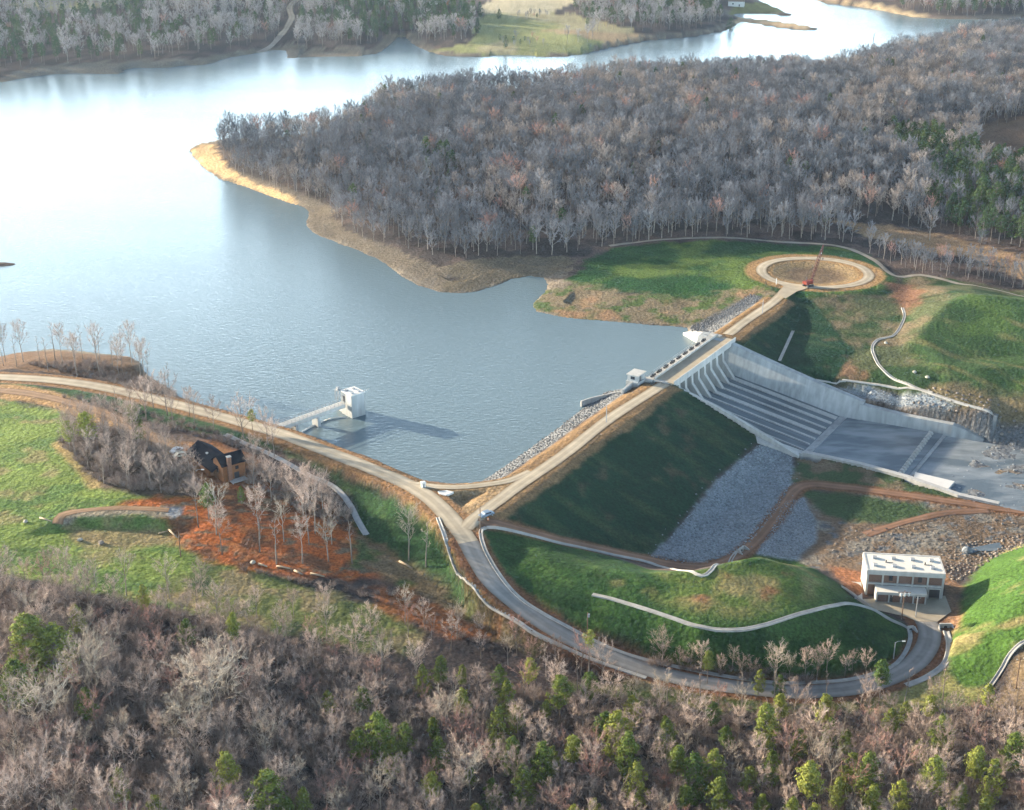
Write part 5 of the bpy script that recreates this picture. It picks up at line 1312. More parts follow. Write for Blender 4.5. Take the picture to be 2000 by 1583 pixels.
def bare_tree(seed, H=16.0, crown=0.62, spread=0.36, limbs=11, subs=6, twigs=5, tw=0.05, fork=0.0, seglen=1.0, limb_w=1.0):
    """leafless broadleaf tree: trunk and main limbs, and a crown of branches and twigs"""
    rn = random.Random(seed)
    tr, cr = MB(), TB()
    lean = Vector((rn.uniform(-.05, .05), rn.uniform(-.05, .05), 0))
    r0 = 0.011 * H + 0.05
    path = [Vector((0, 0, -0.6))]
    topz = H * rn.uniform(.86, .95)
    nseg = 7
    for i in range(1, nseg + 1):
        t = i / nseg
        path.append(Vector((lean.x * H * t + rn.uniform(-.02, .02) * H * t, lean.y * H * t + rn.uniform(-.02, .02) * H * t, topz * t)))
    tr.tube(path, [r0 * (1 - .88 * (i / nseg)) for i in range(nseg + 1)], 6)
    cc = Vector((lean.x * H * .7, lean.y * H * .7, H * (1 - crown * .55)))
    def outw(p): return ((p - cc).normalized() + rvec(rn) * .55).normalized()
    def at(t):
        x = t * nseg; i = min(int(x), nseg - 1); return path[i].lerp(path[i + 1], x - i)
    base_t = 1 - crown
    for k in range(limbs):
        t = base_t + (0.98 - base_t) * ((k + rn.random() * .8) / limbs) ** 0.85
        p = at(t)
        az = k * 2.4 + rn.uniform(-.4, .4)
        prof = math.sin(math.pi * min(1, (t - base_t) / (1 - base_t) * .72 + .28)) ** .7
        ln = H * spread * (0.45 + .75 * prof) * rn.uniform(.8, 1.15)
        el = R(rn.uniform(28, 58)) + fork * .3
        d = Vector((math.cos(az) * math.cos(el), math.sin(az) * math.cos(el), math.sin(el)))
        pts = [p]; n = 4
        for j in range(n):
            d = (d + Vector((0, 0, .16)) + rvec(rn) * .16).normalized()
            pts.append(pts[-1] + d * ln / n)
        rl = r0 * (1 - .86 * t) * .62 * limb_w
        tr.tube(pts, [max(.03, rl * (1 - .8 * j / n)) for j in range(n + 1)], 4, False)
        for s in range(subs):
            u = .25 + .75 * (s + rn.random()) / subs
            x = u * n; i = min(int(x), n - 1); q = pts[i].lerp(pts[i + 1], x - i)
            dd = ((pts[i + 1] - pts[i]).normalized() + rvec(rn) * .85 + Vector((0, 0, .22))).normalized()
            l2 = ln * rn.uniform(.28, .5) * (1.15 - .4 * u)
            e = q + dd * l2 * .55; e2 = e + (dd + rvec(rn) * .45 + Vector((0, 0, .15))).normalized() * l2 * .5
            cr.strip(q, e, tw * .9, tw * .7, outw(q)); cr.strip(e, e2, tw * .7, tw * .3, outw(e))
            for w in range(twigs):
                z = rn.random(); a = q.lerp(e, .35 + z) if z < .6 else e.lerp(e2, (z - .6) / .4)
                d3 = (dd + rvec(rn) * 1.0 + Vector((0, 0, .25))).normalized()
                b_ = a + d3 * rn.uniform(.5, 1.1) * seglen * H / 16
                cr.strip(a, b_, tw * .6, 0, outw(a))
                for _ in range(2):
                    m = a.lerp(b_, rn.uniform(.25, .8))
                    cr.strip(m, m + (d3 + rvec(rn) * .9).normalized() * rn.uniform(.35, .8) * seglen * H / 16, tw * .48, 0, outw(m))
    return tr, cr

def pine_tree(seed, H=14.0, base=.35, rad=.2, clumps=70, tall=False, leaf=.42, per=30):
    rn = random.Random(seed)
    tr, cr = MB(), TB()
    path = [Vector((0, 0, -.6))] + [Vector((rn.uniform(-.012, .012) * H * t, rn.uniform(-.012, .012) * H * t, H * .97 * t)) for t in (.2, .4, .6, .8, 1)]
    tr.tube(path, [.012 * H + .04, .011 * H, .009 * H, .006 * H, .004 * H, .02], 6)
    for k in range(clumps):
        t = base + (1 - base) * ((k + rn.random()) / clumps)
        f = (t - base) / (1 - base)
        rr = H * rad * (math.sin(math.pi * (f * .78 + .2)) ** .8) * rn.uniform(.35, 1.1)
        az = k * 2.399 + rn.uniform(-.6, .6)
        c = Vector((math.cos(az) * rr, math.sin(az) * rr, H * t + rn.uniform(-.2, .35)))
        root = Vector((0, 0, max(.3, c.z - rr * .35)))
        cr_s = .030
        tr.tube([root, c], [.05, .02], 3, False)
        sz = (.62 + .55 * (1 - f)) * H / 14 * rn.uniform(.75, 1.25)
        for _ in range(per):
            o = rvec(rn) * (rn.random() ** .4) * sz; o.z *= .62
            a = c + o; n = (rvec(rn) * .6 + o.normalized() * .6 + Vector((c.x, c.y, 0)).normalized() * .7 + Vector((0, 0, .35))).normalized()
            t1 = n.cross(rvec(rn)).normalized(); t2 = n.cross(t1); l = leaf * rn.uniform(.6, 1.25) * H / 14
            cr.tri(a - t1 * l * .55, a + t1 * l * .55, a + t2 * l)
    return tr, cr

def bush(seed, h=2.6, r=1.8, n=90, tw=.035):
    rn = random.Random(seed); cr = TB()
    def outw(p): return ((p - Vector((0, 0, h * .3))).normalized() + rvec(rn) * .5).normalized()
    for k in range(n):
        az = rn.random() * 6.283; q = Vector((math.cos(az), math.sin(az), 0)) * rn.random() * r * .45
        d = Vector((math.cos(az) * rn.uniform(.1, .9), math.sin(az) * rn.uniform(.1, .9), 1)).normalized()
        l = h * rn.uniform(.55, 1.1)
        m = q + d * l * .6; e = m + (d + rvec(rn) * .5).normalized() * l * .5
        cr.strip(q, m, tw, tw * .7, outw(q)); cr.strip(m, e, tw * .7, 0, outw(m))
        for _ in range(7):
            a = q.lerp(m, rn.uniform(.4, 1)) if rn.random() < .5 else m.lerp(e, rn.random())
            cr.strip(a, a + (d * .7 + rvec(rn)).normalized() * rn.uniform(.3, .75), tw * .55, 0, outw(a))
    return cr

BARE, PINES, LOWBARE, LOWPINE, BUSH = [], [], [], [], []
for s, (H, crown, spread, limbs) in enumerate([(17, .70, .30, 13), (15, .66, .33, 13), (18, .58, .25, 12), (13, .74, .36, 12), (16, .76, .38, 14), (19, .52, .21, 11)]):
    tr, cr = bare_tree(11 + s, H, crown, spread * 1.15, limbs + 1, 8, 8, .042)
    BARE.append((H, tr.mesh('bare_trunk', M_TRUNK, True), cr.mesh('bare_crown', M_TWIG)))
tr, cr = bare_tree(51, 17, .74, .48, 17, 9, 8, .05, limb_w=.6)
OAK = (17, tr.mesh('oak_trunk', M_TRUNK, True), cr.mesh('oak_crown', M_TWIG_PALE))
tr, cr = bare_tree(52, 14, .66, .38, 12, 6, 6, .05)
REDBUD = (14, tr.mesh('budding_trunk', M_TRUNK, True), cr.mesh('budding_crown', M_TWIG_RED))
tr, cr = bare_tree(53, 15, .6, .33, 12, 6, 5, .05)
PALE = (15, tr.mesh('pale_trunk', surf('pale_bark', (.29, .25, .21), var=.2), True), cr.mesh('pale_crown', M_TWIG_PALE))
tr, cr = bare_tree(54, 14, .62, .10, 9, 3, 2, .05)
THIN = (14, tr.mesh('thin_trunk', M_TRUNK, True), cr.mesh('thin_crown', M_TWIG))
for s, (H, base, rad, n) in enumerate([(14, .28, .20, 78), (13, .40, .21, 66), (15, .5, .16, 60), (11, .16, .22, 72)]):
    tr, cr = pine_tree(71 + s, H, base, rad, n)
    PINES.append((H, tr.mesh('pine_trunk', M_TRUNK, True), cr.mesh('pine_crown', M_PINE)))
tr, cr = pine_tree(81, 15, .74, .09, 20, leaf=.36, per=18)
TALLPINE = (15, tr.mesh('tall_pine_trunk', M_TRUNK, True), cr.mesh('tall_pine_crown', M_PINE))
tr, cr = pine_tree(82, 8, .05, .24, 70, leaf=.4)
CEDAR = (8, tr.mesh('cedar_trunk', M_TRUNK, True), cr.mesh('cedar_crown', M_PINE_DARK))

# -- single trees ------------------------------------------------------------
rt = random.Random(5)
def plant(kind, x, y, h, name, label, cat='tree', group=None, rz=None, wide=1.0, tilt=0.0):
    H, tm, cm = kind
    z = float(ground(x, y))
    o = thing(name, label, cat, (x, y, z - .1), rt.uniform(0, 6.28) if rz is None else rz, group)
    k = h / H
    o.scale = (k * wide, k * wide, k)
    if tilt: o.rotation_euler = (tilt * rt.uniform(-1, 1), tilt * rt.uniform(-1, 1), o.rotation_euler[2])
    a = bpy.data.objects.new('trunk', tm); COL.objects.link(a); a.parent = o
    b_ = bpy.data.objects.new('crown', cm); COL.objects.link(b_); b_.parent = o
    PLANTED.append((x, y))
    return o
PLANTED = []
def top_at(px, py, h):
    """foot of a tree of height h whose top is seen at the photo pixel"""
    p = spot(px, py, h); return p[0], p[1]
# named trees
def single(kind, px, py, h, name, label, wide=1.0):
    x, y = top_at(px, py, h); return plant(kind, x, y, h, name, label, wide=wide)
single(OAK, 400, 1283, 18, 'bare_oak', 'big round-crowned pale bare oak rising over the lower left woods', 1.3)
single(OAK, 355, 1370, 15, 'bare_oak', 'pale spreading bare oak just in front of the big round-crowned oak', 1.1)
single(OAK, 75, 1335, 16, 'bare_oak', 'broad bare oak with low spreading limbs near the lower left corner', 1.15)
single(OAK, 165, 1262, 16, 'bare_oak', 'wide bare oak with crooked whitish limbs beside the dark pines at left', 1.1)
single(PALE, 512, 1405, 11, 'bare_tree', 'small whitish bare tree with upright fan of limbs in the lower left woods', 1.2)
single(PALE, 795, 993, 15.5, 'bare_tree', 'lone vase-shaped bare tree on the dark grass bank left of the road bend', .95)
single(THIN, 829, 1008, 15, 'bare_snag', 'thin leaning bare stem beside the lone vase-shaped tree on the bank')
single(PALE, 870, 1355, 14, 'bare_tree', 'pale pinkish bare tree standing high among dark woods at bottom centre', 1.1)
single(PALE, 915, 1475, 14, 'bare_tree', 'pale buff bare tree with wide crown at the bottom centre', 1.15)
single(PALE, 738, 1495, 14, 'bare_tree', 'white-trunked bare tree with fan crown at the bottom, left of centre', 1.0)
single(REDBUD, 1160, 1478, 11, 'budding_tree', 'reddish budding tree among the pines at the bottom', 1.1)
single(REDBUD, 1090, 1550, 10, 'budding_tree', 'bright pinkish budding tree at the bottom edge of the picture', 1.2)
single(REDBUD, 1720, 1445, 11, 'budding_tree', 'wide reddish budding tree in the lower right woods', 1.2)
single(REDBUD, 1915, 1430, 10, 'budding_tree', 'pink budding tree close to the right edge of the woods', 1.1)
single(PALE, 1600, 1440, 13, 'bare_tree', 'white forked bare tree rising above the pines at lower right', .9)
single(PALE, 1520, 1262, 11, 'bare_tree', 'round pale bare tree on the inner side of the curving road', 1.15)
single(PINES[0], 50, 1202, 15, 'pine_tree', 'large dark pine at the left edge above the lower left woods', 1.65)
single(PINES[3], 100, 1222, 14, 'pine_tree', 'bushy bright pine leaning against the large left edge pine', 1.6)
single(PINES[3], 25, 1290, 12, 'pine_tree', 'dense dark pine lowest of the cluster at the left edge', 1.6)
single(PINES[2], 452, 1198, 13, 'pine_tree', 'slim yellow-green pine standing alone above the brown woods at left', .7)
single(PINES[3], 520, 1505, 13, 'pine_tree', 'bright yellow-green bushy pine at the bottom left', 1.35)
single(PINES[1], 438, 1470, 12, 'pine_tree', 'grey-green pine just left of the bright bushy pine at bottom left')
single(PINES[0], 737, 1395, 14, 'pine_tree', 'rounded bright pine rising tallest of its cluster in the lower centre', 1.1)
single(PINES[1], 706, 1342, 9, 'pine_tree', 'small round pine above the bright pine cluster in the lower centre', 1.2)
single(PINES[1], 402, 946, 10.5, 'pine_tree', 'light green pine in the red clearing below the house', 1.0)
single(PINES[3], 469, 950, 5.5, 'pine_tree', 'small young pine in front of the house deck', .9)
single(PINES[1], 163, 806, 12, 'pine_tree', 'dark round-topped pine in the copse left of the house', 1.3)
single(PINES[1], 130, 822, 10, 'pine_tree', 'greyish pine at the left tip of the copse', 1.0)
single(PINES[2], 255, 792, 11, 'pine_tree', 'light green pine between the dirt lane and the shore road', 1.2)
single(PINES[3], 268, 815, 8, 'pine_tree', 'smaller pine beside the dirt lane just below another pine', 1.0)
single(PINES[2], 490, 800, 7, 'pine_tree', 'small pine on the lake side of the shore road near the footbridge', 1.1)
single(TALLPINE, 1152, 1232, 13, 'pine_tree', 'tall slender pine with tufted top crossing the curving road', 1.1)
single(PINES[2], 1726, 1290, 12, 'pine_tree', 'crooked pine with flat top at the right bend of the road', 1.0)
single(PINES[0], 1500, 1376, 14, 'pine_tree', 'tall bright yellow-green pine below the curving road', 1.0)
single(PINES[3], 1625, 1402, 9, 'pine_tree', 'small conical pine right of the tall yellow-green pine below the road', .9)
single(PINES[0], 1845, 1398, 12, 'pine_tree', 'stout green pine at right below the grassy hill', 1.05)
single(PINES[2], 1385, 1272, 9, 'pine_tree', 'slim pine among bare trees inside the curving road', .9)
single(PINES[3], 1485, 1308, 7, 'pine_tree', 'small yellow-green pine beside the round pale bare tree by the road', .9)
single(PINES[3], 1525, 1318, 7, 'pine_tree', 'little pine right of the round pale bare tree by the road', 1.0)
single(CEDAR, 937, 4, 14, 'cedar_tree', 'dark pointed cedar in the pale far field', .9)
single(CEDAR, 932, 36, 13, 'cedar_tree', 'dark cedar at the edge of the far wood beside the green field', .9)
single(CEDAR, 988, 70, 10, 'cedar_tree', 'small dark cedar low on the far green field', .9)
single(CEDAR, 975, 18, 9, 'cedar_tree', 'small cedar between the pale and the green far fields', 1.2)
single(CEDAR, 1428, 34, 13, 'cedar_tree', 'dark tree at the water end of the far wooded point', 1.2)
for i, (px, py, h, lab) in enumerate([(1706, 78, 7, 'leftmost'), (1741, 81, 6, 'middle'), (1774, 88, 7, 'rightmost')]):
    p = on_plane(px, py, 0)
    t = thing('drowned_snag', f'dead tree snag standing in the far channel, {lab} of three', 'snag', (p[0], p[1], -1), i)
    mb = MB(); mb.tube([(0, 0, 0), (.1, 0, h * .6), (.3, .1, h)], [.3, .22, .08], 6); mb.build('trunk', M_TRUNK, t)
    mb = MB(); mb.tube([(.05, 0, h * .5), (1.2, .2, h * .75)], [.12, .04], 4); mb.tube([(.15, 0, h * .65), (-.9, .3, h * .9)], [.1, .03], 4); mb.build('branch', M_TRUNK, t)
for k, (px, py) in enumerate([(1878, 52), (1915, 62)]):
    single(BARE[1], px, py, 17, 'bare_tree', ['lone tree standing highest on the far right shore of the channel', 'rounded tree just right of the lone high tree on the far right shore'][k])

# -- groups of trees one cannot tell apart -------------------------------------
def world_poly(pts): return np.array(spots(pts))[:, :2]
def fill(poly, dist, n_try=20000, seed=1, avoid=None, keep=None):
    """points in a polygon kept dist apart (dart throwing on a grid)"""
    r = np.random.default_rng(seed)
    P = np.asarray(poly); lo, hi = P.min(0), P.max(0)
    g = {}; out = []
    C = lo + r.random((n_try, 2)) * (hi - lo)
    C = C[inside(C[:, 0], C[:, 1], P)]
    for x, y in C:
        a, b_ = int(x // dist), int(y // dist); ok = True
        for i in (-1, 0, 1):
            for j in (-1, 0, 1):
                q_ = g.get((a + i, b_ + j))
                if q_ and (q_[0] - x) ** 2 + (q_[1] - y) ** 2 < dist * dist: ok = False
        if ok: g[(a, b_)] = (x, y); out.append((x, y))
    return np.array(out)
def wood(pts, dist, seed, label, group, hs=(11, 17), kinds=None, name='bare_tree', n=None, wide=(.85, 1.1)):
    Q = fill(world_poly(pts), dist, 6000, seed)
    r = random.Random(seed)
    Q = Q[:n] if n else Q
    for x, y in Q:
        plant((kinds or BARE)[r.randrange(len(kinds or BARE))], x, y, r.uniform(*hs), name, label, 'tree', group, wide=r.uniform(*wide))
    return Q
q1 = wood([(118, 868), (145, 838), (240, 842), (325, 888), (366, 915), (388, 960), (300, 964), (200, 945), (155, 905)], 4.4, 21, 'bare grey tree in the copse between the green field and the house', 'bare trees of the copse by the house', (7.5, 12))
q2 = wood([(490, 925), (560, 950), (630, 985), (665, 1020), (640, 1035), (560, 990), (490, 965)], 5.0, 22, 'bare grey tree in the small wood right of the house below the curved drain', 'bare trees beside the curved drain', (8, 13), BARE + [THIN])
q3 = wood([(385, 1030), (425, 1040), (470, 1085), (520, 1035), (620, 1042), (700, 1095), (670, 1118), (600, 1110), (480, 1096), (420, 1080)], 6.0, 23, 'thin pale bare tree standing on the red earth slope', 'bare trees on the red earth', (11, 17), [PALE, THIN, BARE[2], BARE[5]])
q4 = wood([(0, 708), (60, 702), (130, 698), (210, 704), (262, 716), (300, 742), (335, 770), (240, 750), (100, 730), (0, 718)], 6.5, 24, 'thin bare tree on the brown shore point beside the lake', 'bare trees on the shore point', (11, 16), [BARE[2], BARE[5], THIN], wide=(.7, .95))
q5 = wood([(200, 790), (330, 800), (480, 850), (560, 885), (540, 895), (400, 845), (300, 835), (215, 812)], 6.5, 25, 'bare tree on the bank between the shore road and the dirt lane', 'bare trees below the shore road', (9, 14), BARE + [THIN])
q6 = wood([(100, 1130), (250, 1150), (420, 1165), (600, 1205), (760, 1260), (720, 1280), (560, 1240), (400, 1200), (250, 1180), (100, 1160)], 7.0, 26, 'pale bare tree at the lower edge of the green field', 'pale trees along the field edge', (7, 12), [PALE, BARE[3], BARE[1]])
q7 = wood([(1280, 1300), (1380, 1318), (1480, 1332), (1580, 1336), (1690, 1322), (1690, 1308), (1560, 1322), (1440, 1312), (1340, 1295)], 2.7, 27, 'pale bare tree on the inner side of the curving road', 'bare trees inside the road bend', (4.5, 9), [PALE, BARE[3], BARE[4], BARE[0]], n=44)
q8 = wood([(1060, 1330), (1250, 1345), (1450, 1368), (1700, 1372), (1860, 1350), (1860, 1375), (1650, 1400), (1400, 1395), (1200, 1372), (1060, 1350)], 7.5, 28, 'tall thin dark-stemmed tree with a sparse top along the lower side of the curving road', 'thin trees below the curving road', (9, 13), [THIN], 'slender_tree', wide=(.7, 1.0))
q9 = wood([(780, 1215), (900, 1250), (1040, 1280), (1200, 1325), (1060, 1320), (900, 1290), (800, 1250)], 5.0, 29, 'bare tree on the slope just below the outer road drain', 'bare trees below the road drain', (6, 11), [PALE, BARE[3], BARE[0], REDBUD])
# the near woods: pines first, then the bare trees around them
FW = world_poly([(-60, 1152), (60, 1146), (250, 1190), (420, 1215), (600, 1262), (760, 1315), (900, 1345), (1100, 1375), (1300, 1402), (1500, 1415), (1750, 1412), (2060, 1395)])
FW = np.vstack([FW, [[122, 196], [-112, 180]]])
r_ = random.Random(3)
tops = [(700, 1425, 10), (790, 1415, 11), (765, 1442, 10), (860, 1282, 9), (825, 1300, 9), (902, 1345, 10), (975, 1300, 9), (990, 1330, 10), (1035, 1285, 10), (1095, 1320, 12), (965, 1430, 8), (1000, 1440, 12), (1060, 1450, 13), (855, 1442, 10), (1120, 1437, 12), (1022, 1495, 11),
        (960, 1520, 9), (1205, 1390, 13), (1182, 1392, 10), (1228, 1430, 14), (1245, 1490, 12), (1235, 1360, 9), (1325, 1458, 12), (1358, 1472, 13), (1396, 1465, 12), (1340, 1535, 10), (1408, 1520, 11), (1466, 1500, 9), (1585, 1490, 14), (1700, 1472, 13),
        (1830, 1480, 13), (1912, 1460, 13), (1985, 1432, 12), (1945, 1482, 12), (1708, 1535, 11), (1762, 1525, 11), (1926, 1560, 9), (590, 1540, 10), (560, 1560, 9), (1120, 1575, 10), (1550, 1560, 10), (1640, 1520, 9), (1870, 1545, 10), (640, 1350, 7), (1160, 1560, 9), (1300, 1400, 8), (1010, 1380, 8), (930, 1570, 9), (300, 1555, 9), (230, 1500, 9)]
for px, py, h in tops:
    x, y = top_at(px, py, h)
    plant(PINES[r_.randrange(4)], x, y, h, 'pine_tree', 'green pine tree standing among bare trees in the near woods', 'tree', 'pines in the near woods', wide=r_.uniform(.85, 1.15))
Q = fill(FW, 9, 3000, 41)
pl = np.array(PLANTED)
for x, y in Q:
    px, py = photo_px(x, y, float(ground(x, y)) + 8)
    if px < 820 and r_.random() < .80: continue
    if r_.random() < .25 or np.min(np.hypot(pl[:, 0] - x, pl[:, 1] - y)) < 3: continue
    plant(PINES[r_.randrange(4)], x, y, r_.uniform(6, 11), 'pine_tree', 'green pine tree standing among bare trees in the near woods', 'tree', 'pines in the near woods', wide=r_.uniform(.85, 1.1))
n_bare = len(q1) + len(q2) + len(q3) + len(q4) + len(q5) + len(q6) + len(q7) + len(q9) + 14
Q = fill(FW, 4.7, 9000, 42)
pl = np.array(PLANTED)
Q = np.array([q_ for q_ in Q if np.min(np.hypot(pl[:, 0] - q_[0], pl[:, 1] - q_[1])) > 2.4])
size = np.array([1 / math.hypot(q_[1], 180) * (1.0 if abs(photo_px(q_[0], q_[1], 0)[0] - 1000) < 1030 else .3) for q_ in Q])
order = np.argsort(-size)
n_single = max(60, 298 - n_bare)
for k in order[:n_single]:
    x, y = Q[k]
    kd = BARE[r_.randrange(6)] if r_.random() < .80 else (REDBUD if r_.random() < .6 else PALE)
    plant(kd, x, y, r_.uniform(9, 15), 'bare_tree', 'bare grey-brown tree in the dense near woods along the bottom', 'tree', 'bare trees of the near woods', wide=r_.uniform(.9, 1.2))
rest_pts = Q[order[n_single:]]

# -- masses: far woods, the rest of the near woods, undergrowth, rock ------------
def proto(name, parts):
    """one mesh out of several, kept out of the scene and only used as an instance source"""
    V, F, mats, mi = [], [], [], []
    for me in parts:
        o = len(V); V += [tuple(v.co) for v in me.vertices]
        mats.append(me.materials[0])
        for p in me.polygons: F.append(tuple(i + o for i in p.vertices)); mi.append(len(mats) - 1)
    m = bpy.data.meshes.new(name); m.from_pydata(V, [], F)
    for t in mats: m.materials.append(t)
    m.polygons.foreach_set('material_index', mi); m.update()
    return bpy.data.objects.new(name, m)
def scatter(name, label, P, scl, idx, protos, wide=None, tilt=0.0):
    P = np.asarray(P); n = len(P)
    me = bpy.data.meshes.new(name); me.vertices.add(n); me.vertices.foreach_set('co', P.astype(np.float32).ravel())
    r = np.random.default_rng(n)
    w = np.ones(n) if wide is None else wide
    S = np.stack([scl * w, scl * w, scl], 1)
    E_ = np.stack([r.uniform(-tilt, tilt, n), r.uniform(-tilt, tilt, n), r.uniform(0, 6.283, n)], 1)
    a = me.attributes.new('size', 'FLOAT_VECTOR', 'POINT'); a.data.foreach_set('vector', S.astype(np.float32).ravel())
    a = me.attributes.new('turn', 'FLOAT_VECTOR', 'POINT'); a.data.foreach_set('vector', E_.astype(np.float32).ravel())
    a = me.attributes.new('pick', 'INT', 'POINT'); a.data.foreach_set('value', np.asarray(idx, np.int32))
    o = link(name, me); o['kind'] = 'stuff'; o['label'] = label
    coll = bpy.data.collections.new(name + '_kinds')
    for i, p in enumerate(protos):
        q_ = bpy.data.objects.new(f'{name}_{i:02d}', p.data); coll.objects.link(q_)
    g = bpy.data.node_groups.new(name, 'GeometryNodeTree')
    g.interface.new_socket('Geometry', in_out='INPUT', socket_type='NodeSocketGeometry'); g.interface.new_socket('Geometry', in_out='OUTPUT', socket_type='NodeSocketGeometry')
    gi, go = g.nodes.new('NodeGroupInput'), g.nodes.new('NodeGroupOutput')
    ci = g.nodes.new('GeometryNodeCollectionInfo'); ci.inputs['Collection'].default_value = coll; ci.inputs['Separate Children'].default_value = True; ci.inputs['Reset Children'].default_value = True
    ip = g.nodes.new('GeometryNodeInstanceOnPoints'); ip.inputs['Pick Instance'].default_value = True
    def named(nm, tp):
        k = g.nodes.new('GeometryNodeInputNamedAttribute'); k.data_type = tp; k.inputs['Name'].default_value = nm; return k.outputs['Attribute']
    er = g.nodes.new('FunctionNodeEulerToRotation')
    g.links.new(named('turn', 'FLOAT_VECTOR'), er.inputs[0])
    g.links.new(gi.outputs[0], ip.inputs['Points']); g.links.new(ci.outputs[0], ip.inputs['Instance'])
    g.links.new(named('pick', 'INT'), ip.inputs['Instance Index']); g.links.new(er.outputs[0], ip.inputs['Rotation']); g.links.new(named('size', 'FLOAT_VECTOR'), ip.inputs['Scale'])
    g.links.new(ip.outputs[0], go.inputs[0])
    md = o.modifiers.new('scatter', 'NODES'); md.node_group = g
    return o
def on_land(Q): return np.column_stack([Q, ground(Q[:, 0], Q[:, 1]) - .1])

PB = [proto('tree', [b_[1], b_[2]]) for b_ in BARE] + [proto('tree', [REDBUD[1], REDBUD[2]]), proto('tree', [PALE[1], PALE[2]])]
HB = [b_[0] for b_ in BARE] + [REDBUD[0], PALE[0]]
if len(rest_pts):
    r = np.random.default_rng(5); n = len(rest_pts)
    idx = r.integers(0, 8, n)
    scatter('near_woods', 'bare trees filling the back of the near woods', on_land(rest_pts), r.uniform(7.5, 12, n) / np.array(HB)[idx], idx, PB, r.uniform(.9, 1.2, n))
# lighter trees for the wood beyond the lake
LB, LH, LTAN = [], [], []
for s, (H, crown, spread, limbs) in enumerate([(15, .72, .28, 10), (16, .68, .25, 10), (13, .76, .31, 10), (17, .62, .22, 9), (14, .78, .33, 11)]):
    tr, cr = bare_tree(111 + s, H, crown, spread * 1.12, limbs + 3, 7, 7, .074, seglen=.9)
    LB.append(proto('tree', [tr.mesh('t', M_TRUNK), cr.mesh('c', M_TWIG_FAR)])); LH.append(H)
    m = LB[-1].data.copy(); m.materials[1] = M_TWIG_TAN; LTAN.append(bpy.data.objects.new('tree', m))
tr, cr = bare_tree(121, 14, .62, .38, 11, 6, 5, .085)
LB.append(proto('tree', [tr.mesh('t', M_TRUNK), cr.mesh('c', M_TWIG_RED)])); LH.append(14)
LPN, LPH = [], []
for s in range(3):
    tr, cr = pine_tree(131 + s, 15, .25 + .1 * s, .18, 46, per=14, leaf=.5)
    LPN.append(proto('tree', [tr.mesh('t', M_TRUNK), cr.mesh('c', M_PINE_DARK)])); LPH.append(15)
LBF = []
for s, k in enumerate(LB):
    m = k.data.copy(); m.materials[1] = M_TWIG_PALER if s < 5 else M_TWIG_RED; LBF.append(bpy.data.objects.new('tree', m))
def big_wood(name, label, poly, dist, seed, hs, pine_at, n_try, extra=None, src=None):
    Q = fill(poly, dist, n_try, seed)
    r = np.random.default_rng(seed)
    ok = signed(Q[:, 0], Q[:, 1], LAKE) < -4
    if extra is not None: ok &= extra(Q)
    Q = Q[ok]; n = len(Q)
    pp = pine_at(Q); isp = r.random(n) < pp
    idx = np.where(isp, 6 + r.integers(0, 3, n), np.where(r.random(n) < .022, 5, r.integers(0, 5, n)))
    tan = (r.random(n) < smooth(.40, .68, fbm(Q[:, 0], Q[:, 1], 55, 93)) * .6) & (idx < 5)
    H = np.array(LH + LPH)[idx]; idx = np.where(tan, 9 + idx, idx)
    patchy = .8 + .45 * fbm(Q[:, 0], Q[:, 1], 40, 77)
    return scatter(name, label, on_land(Q), r.uniform(*hs, n) * patchy / H * np.where(isp, .95, 1), idx, (src or LB) + LPN + (src[:5] if src else LTAN), r.uniform(.8, 1.2, n)), Q
PENW = world_poly([(424, 300), (470, 346), (560, 382), (636, 398), (652, 432), (716, 470), (830, 496), (900, 506), (1000, 500), (1090, 498), (1180, 486), (1300, 468), (1440, 463), (1600, 470), (1690, 480), (1735, 512), (1790, 530), (1880, 545), (2000, 568), (2200, 610)])
PENW = np.vstack([PENW, on_plane(2400, 300, 5)[:2], on_plane(2300, 44, 0)[:2], [p[:2] for p in SHORE_BACK[::-1]]])
CLEAR = [world_poly([(1630, 430), (1700, 432), (1800, 446), (2000, 494), (2200, 540), (2250, 650), (2000, 590), (1880, 560), (1790, 545), (1735, 520), (1690, 490)]), world_poly([(1905, 262), (2000, 235), (2200, 240), (2200, 335), (2000, 335), (1905, 330)])]
DARKP = world_poly([(1735, 300), (1760, 262), (1830, 282), (1880, 318), (2000, 300), (2200, 290), (2200, 540), (2000, 492), (1850, 458), (1800, 405), (1835, 362)])
def pen_pine(Q):
    x, y = Q[:, 0], Q[:, 1]
    return np.where(inside(x, y, DARKP), .85, .012 + .4 * smooth(.68, .8, fbm(x, y, 38, 91)))
def pen_clear(Q):
    ok = np.ones(len(Q), bool)
    for c_ in CLEAR: ok &= ~inside(Q[:, 0], Q[:, 1], c_)
    for c_ in CLEAR[:1]: ok |= inside(Q[:, 0], Q[:, 1], c_) & (np.random.default_rng(3).random(len(Q)) < .03)
    return ok
wood_o, QP = big_wood('peninsula_wood', 'grey bare wood covering the peninsula between the lake and the dam', PENW, 4.3, 61, (9.5, 15.5), pen_pine, 120000, pen_clear)
FRONT = world_poly([(1690, 492), (1735, 515), (1790, 532), (1880, 545), (2000, 570), (2200, 620), (2200, 600), (2000, 552), (1880, 528), (1790, 515), (1740, 505)])
Qf = fill(FRONT, 4.0, 4000, 66); rf_ = np.random.default_rng(6); idf = rf_.integers(0, 6, len(Qf))
scatter('clearing_edge_trees', 'low bare trees in front of the tan clearing beyond the right hill', on_land(Qf), rf_.uniform(8, 11.5, len(Qf)) / np.array(LH)[idf], idf, LB + LPN, rf_.uniform(.7, 1.0, len(Qf)))
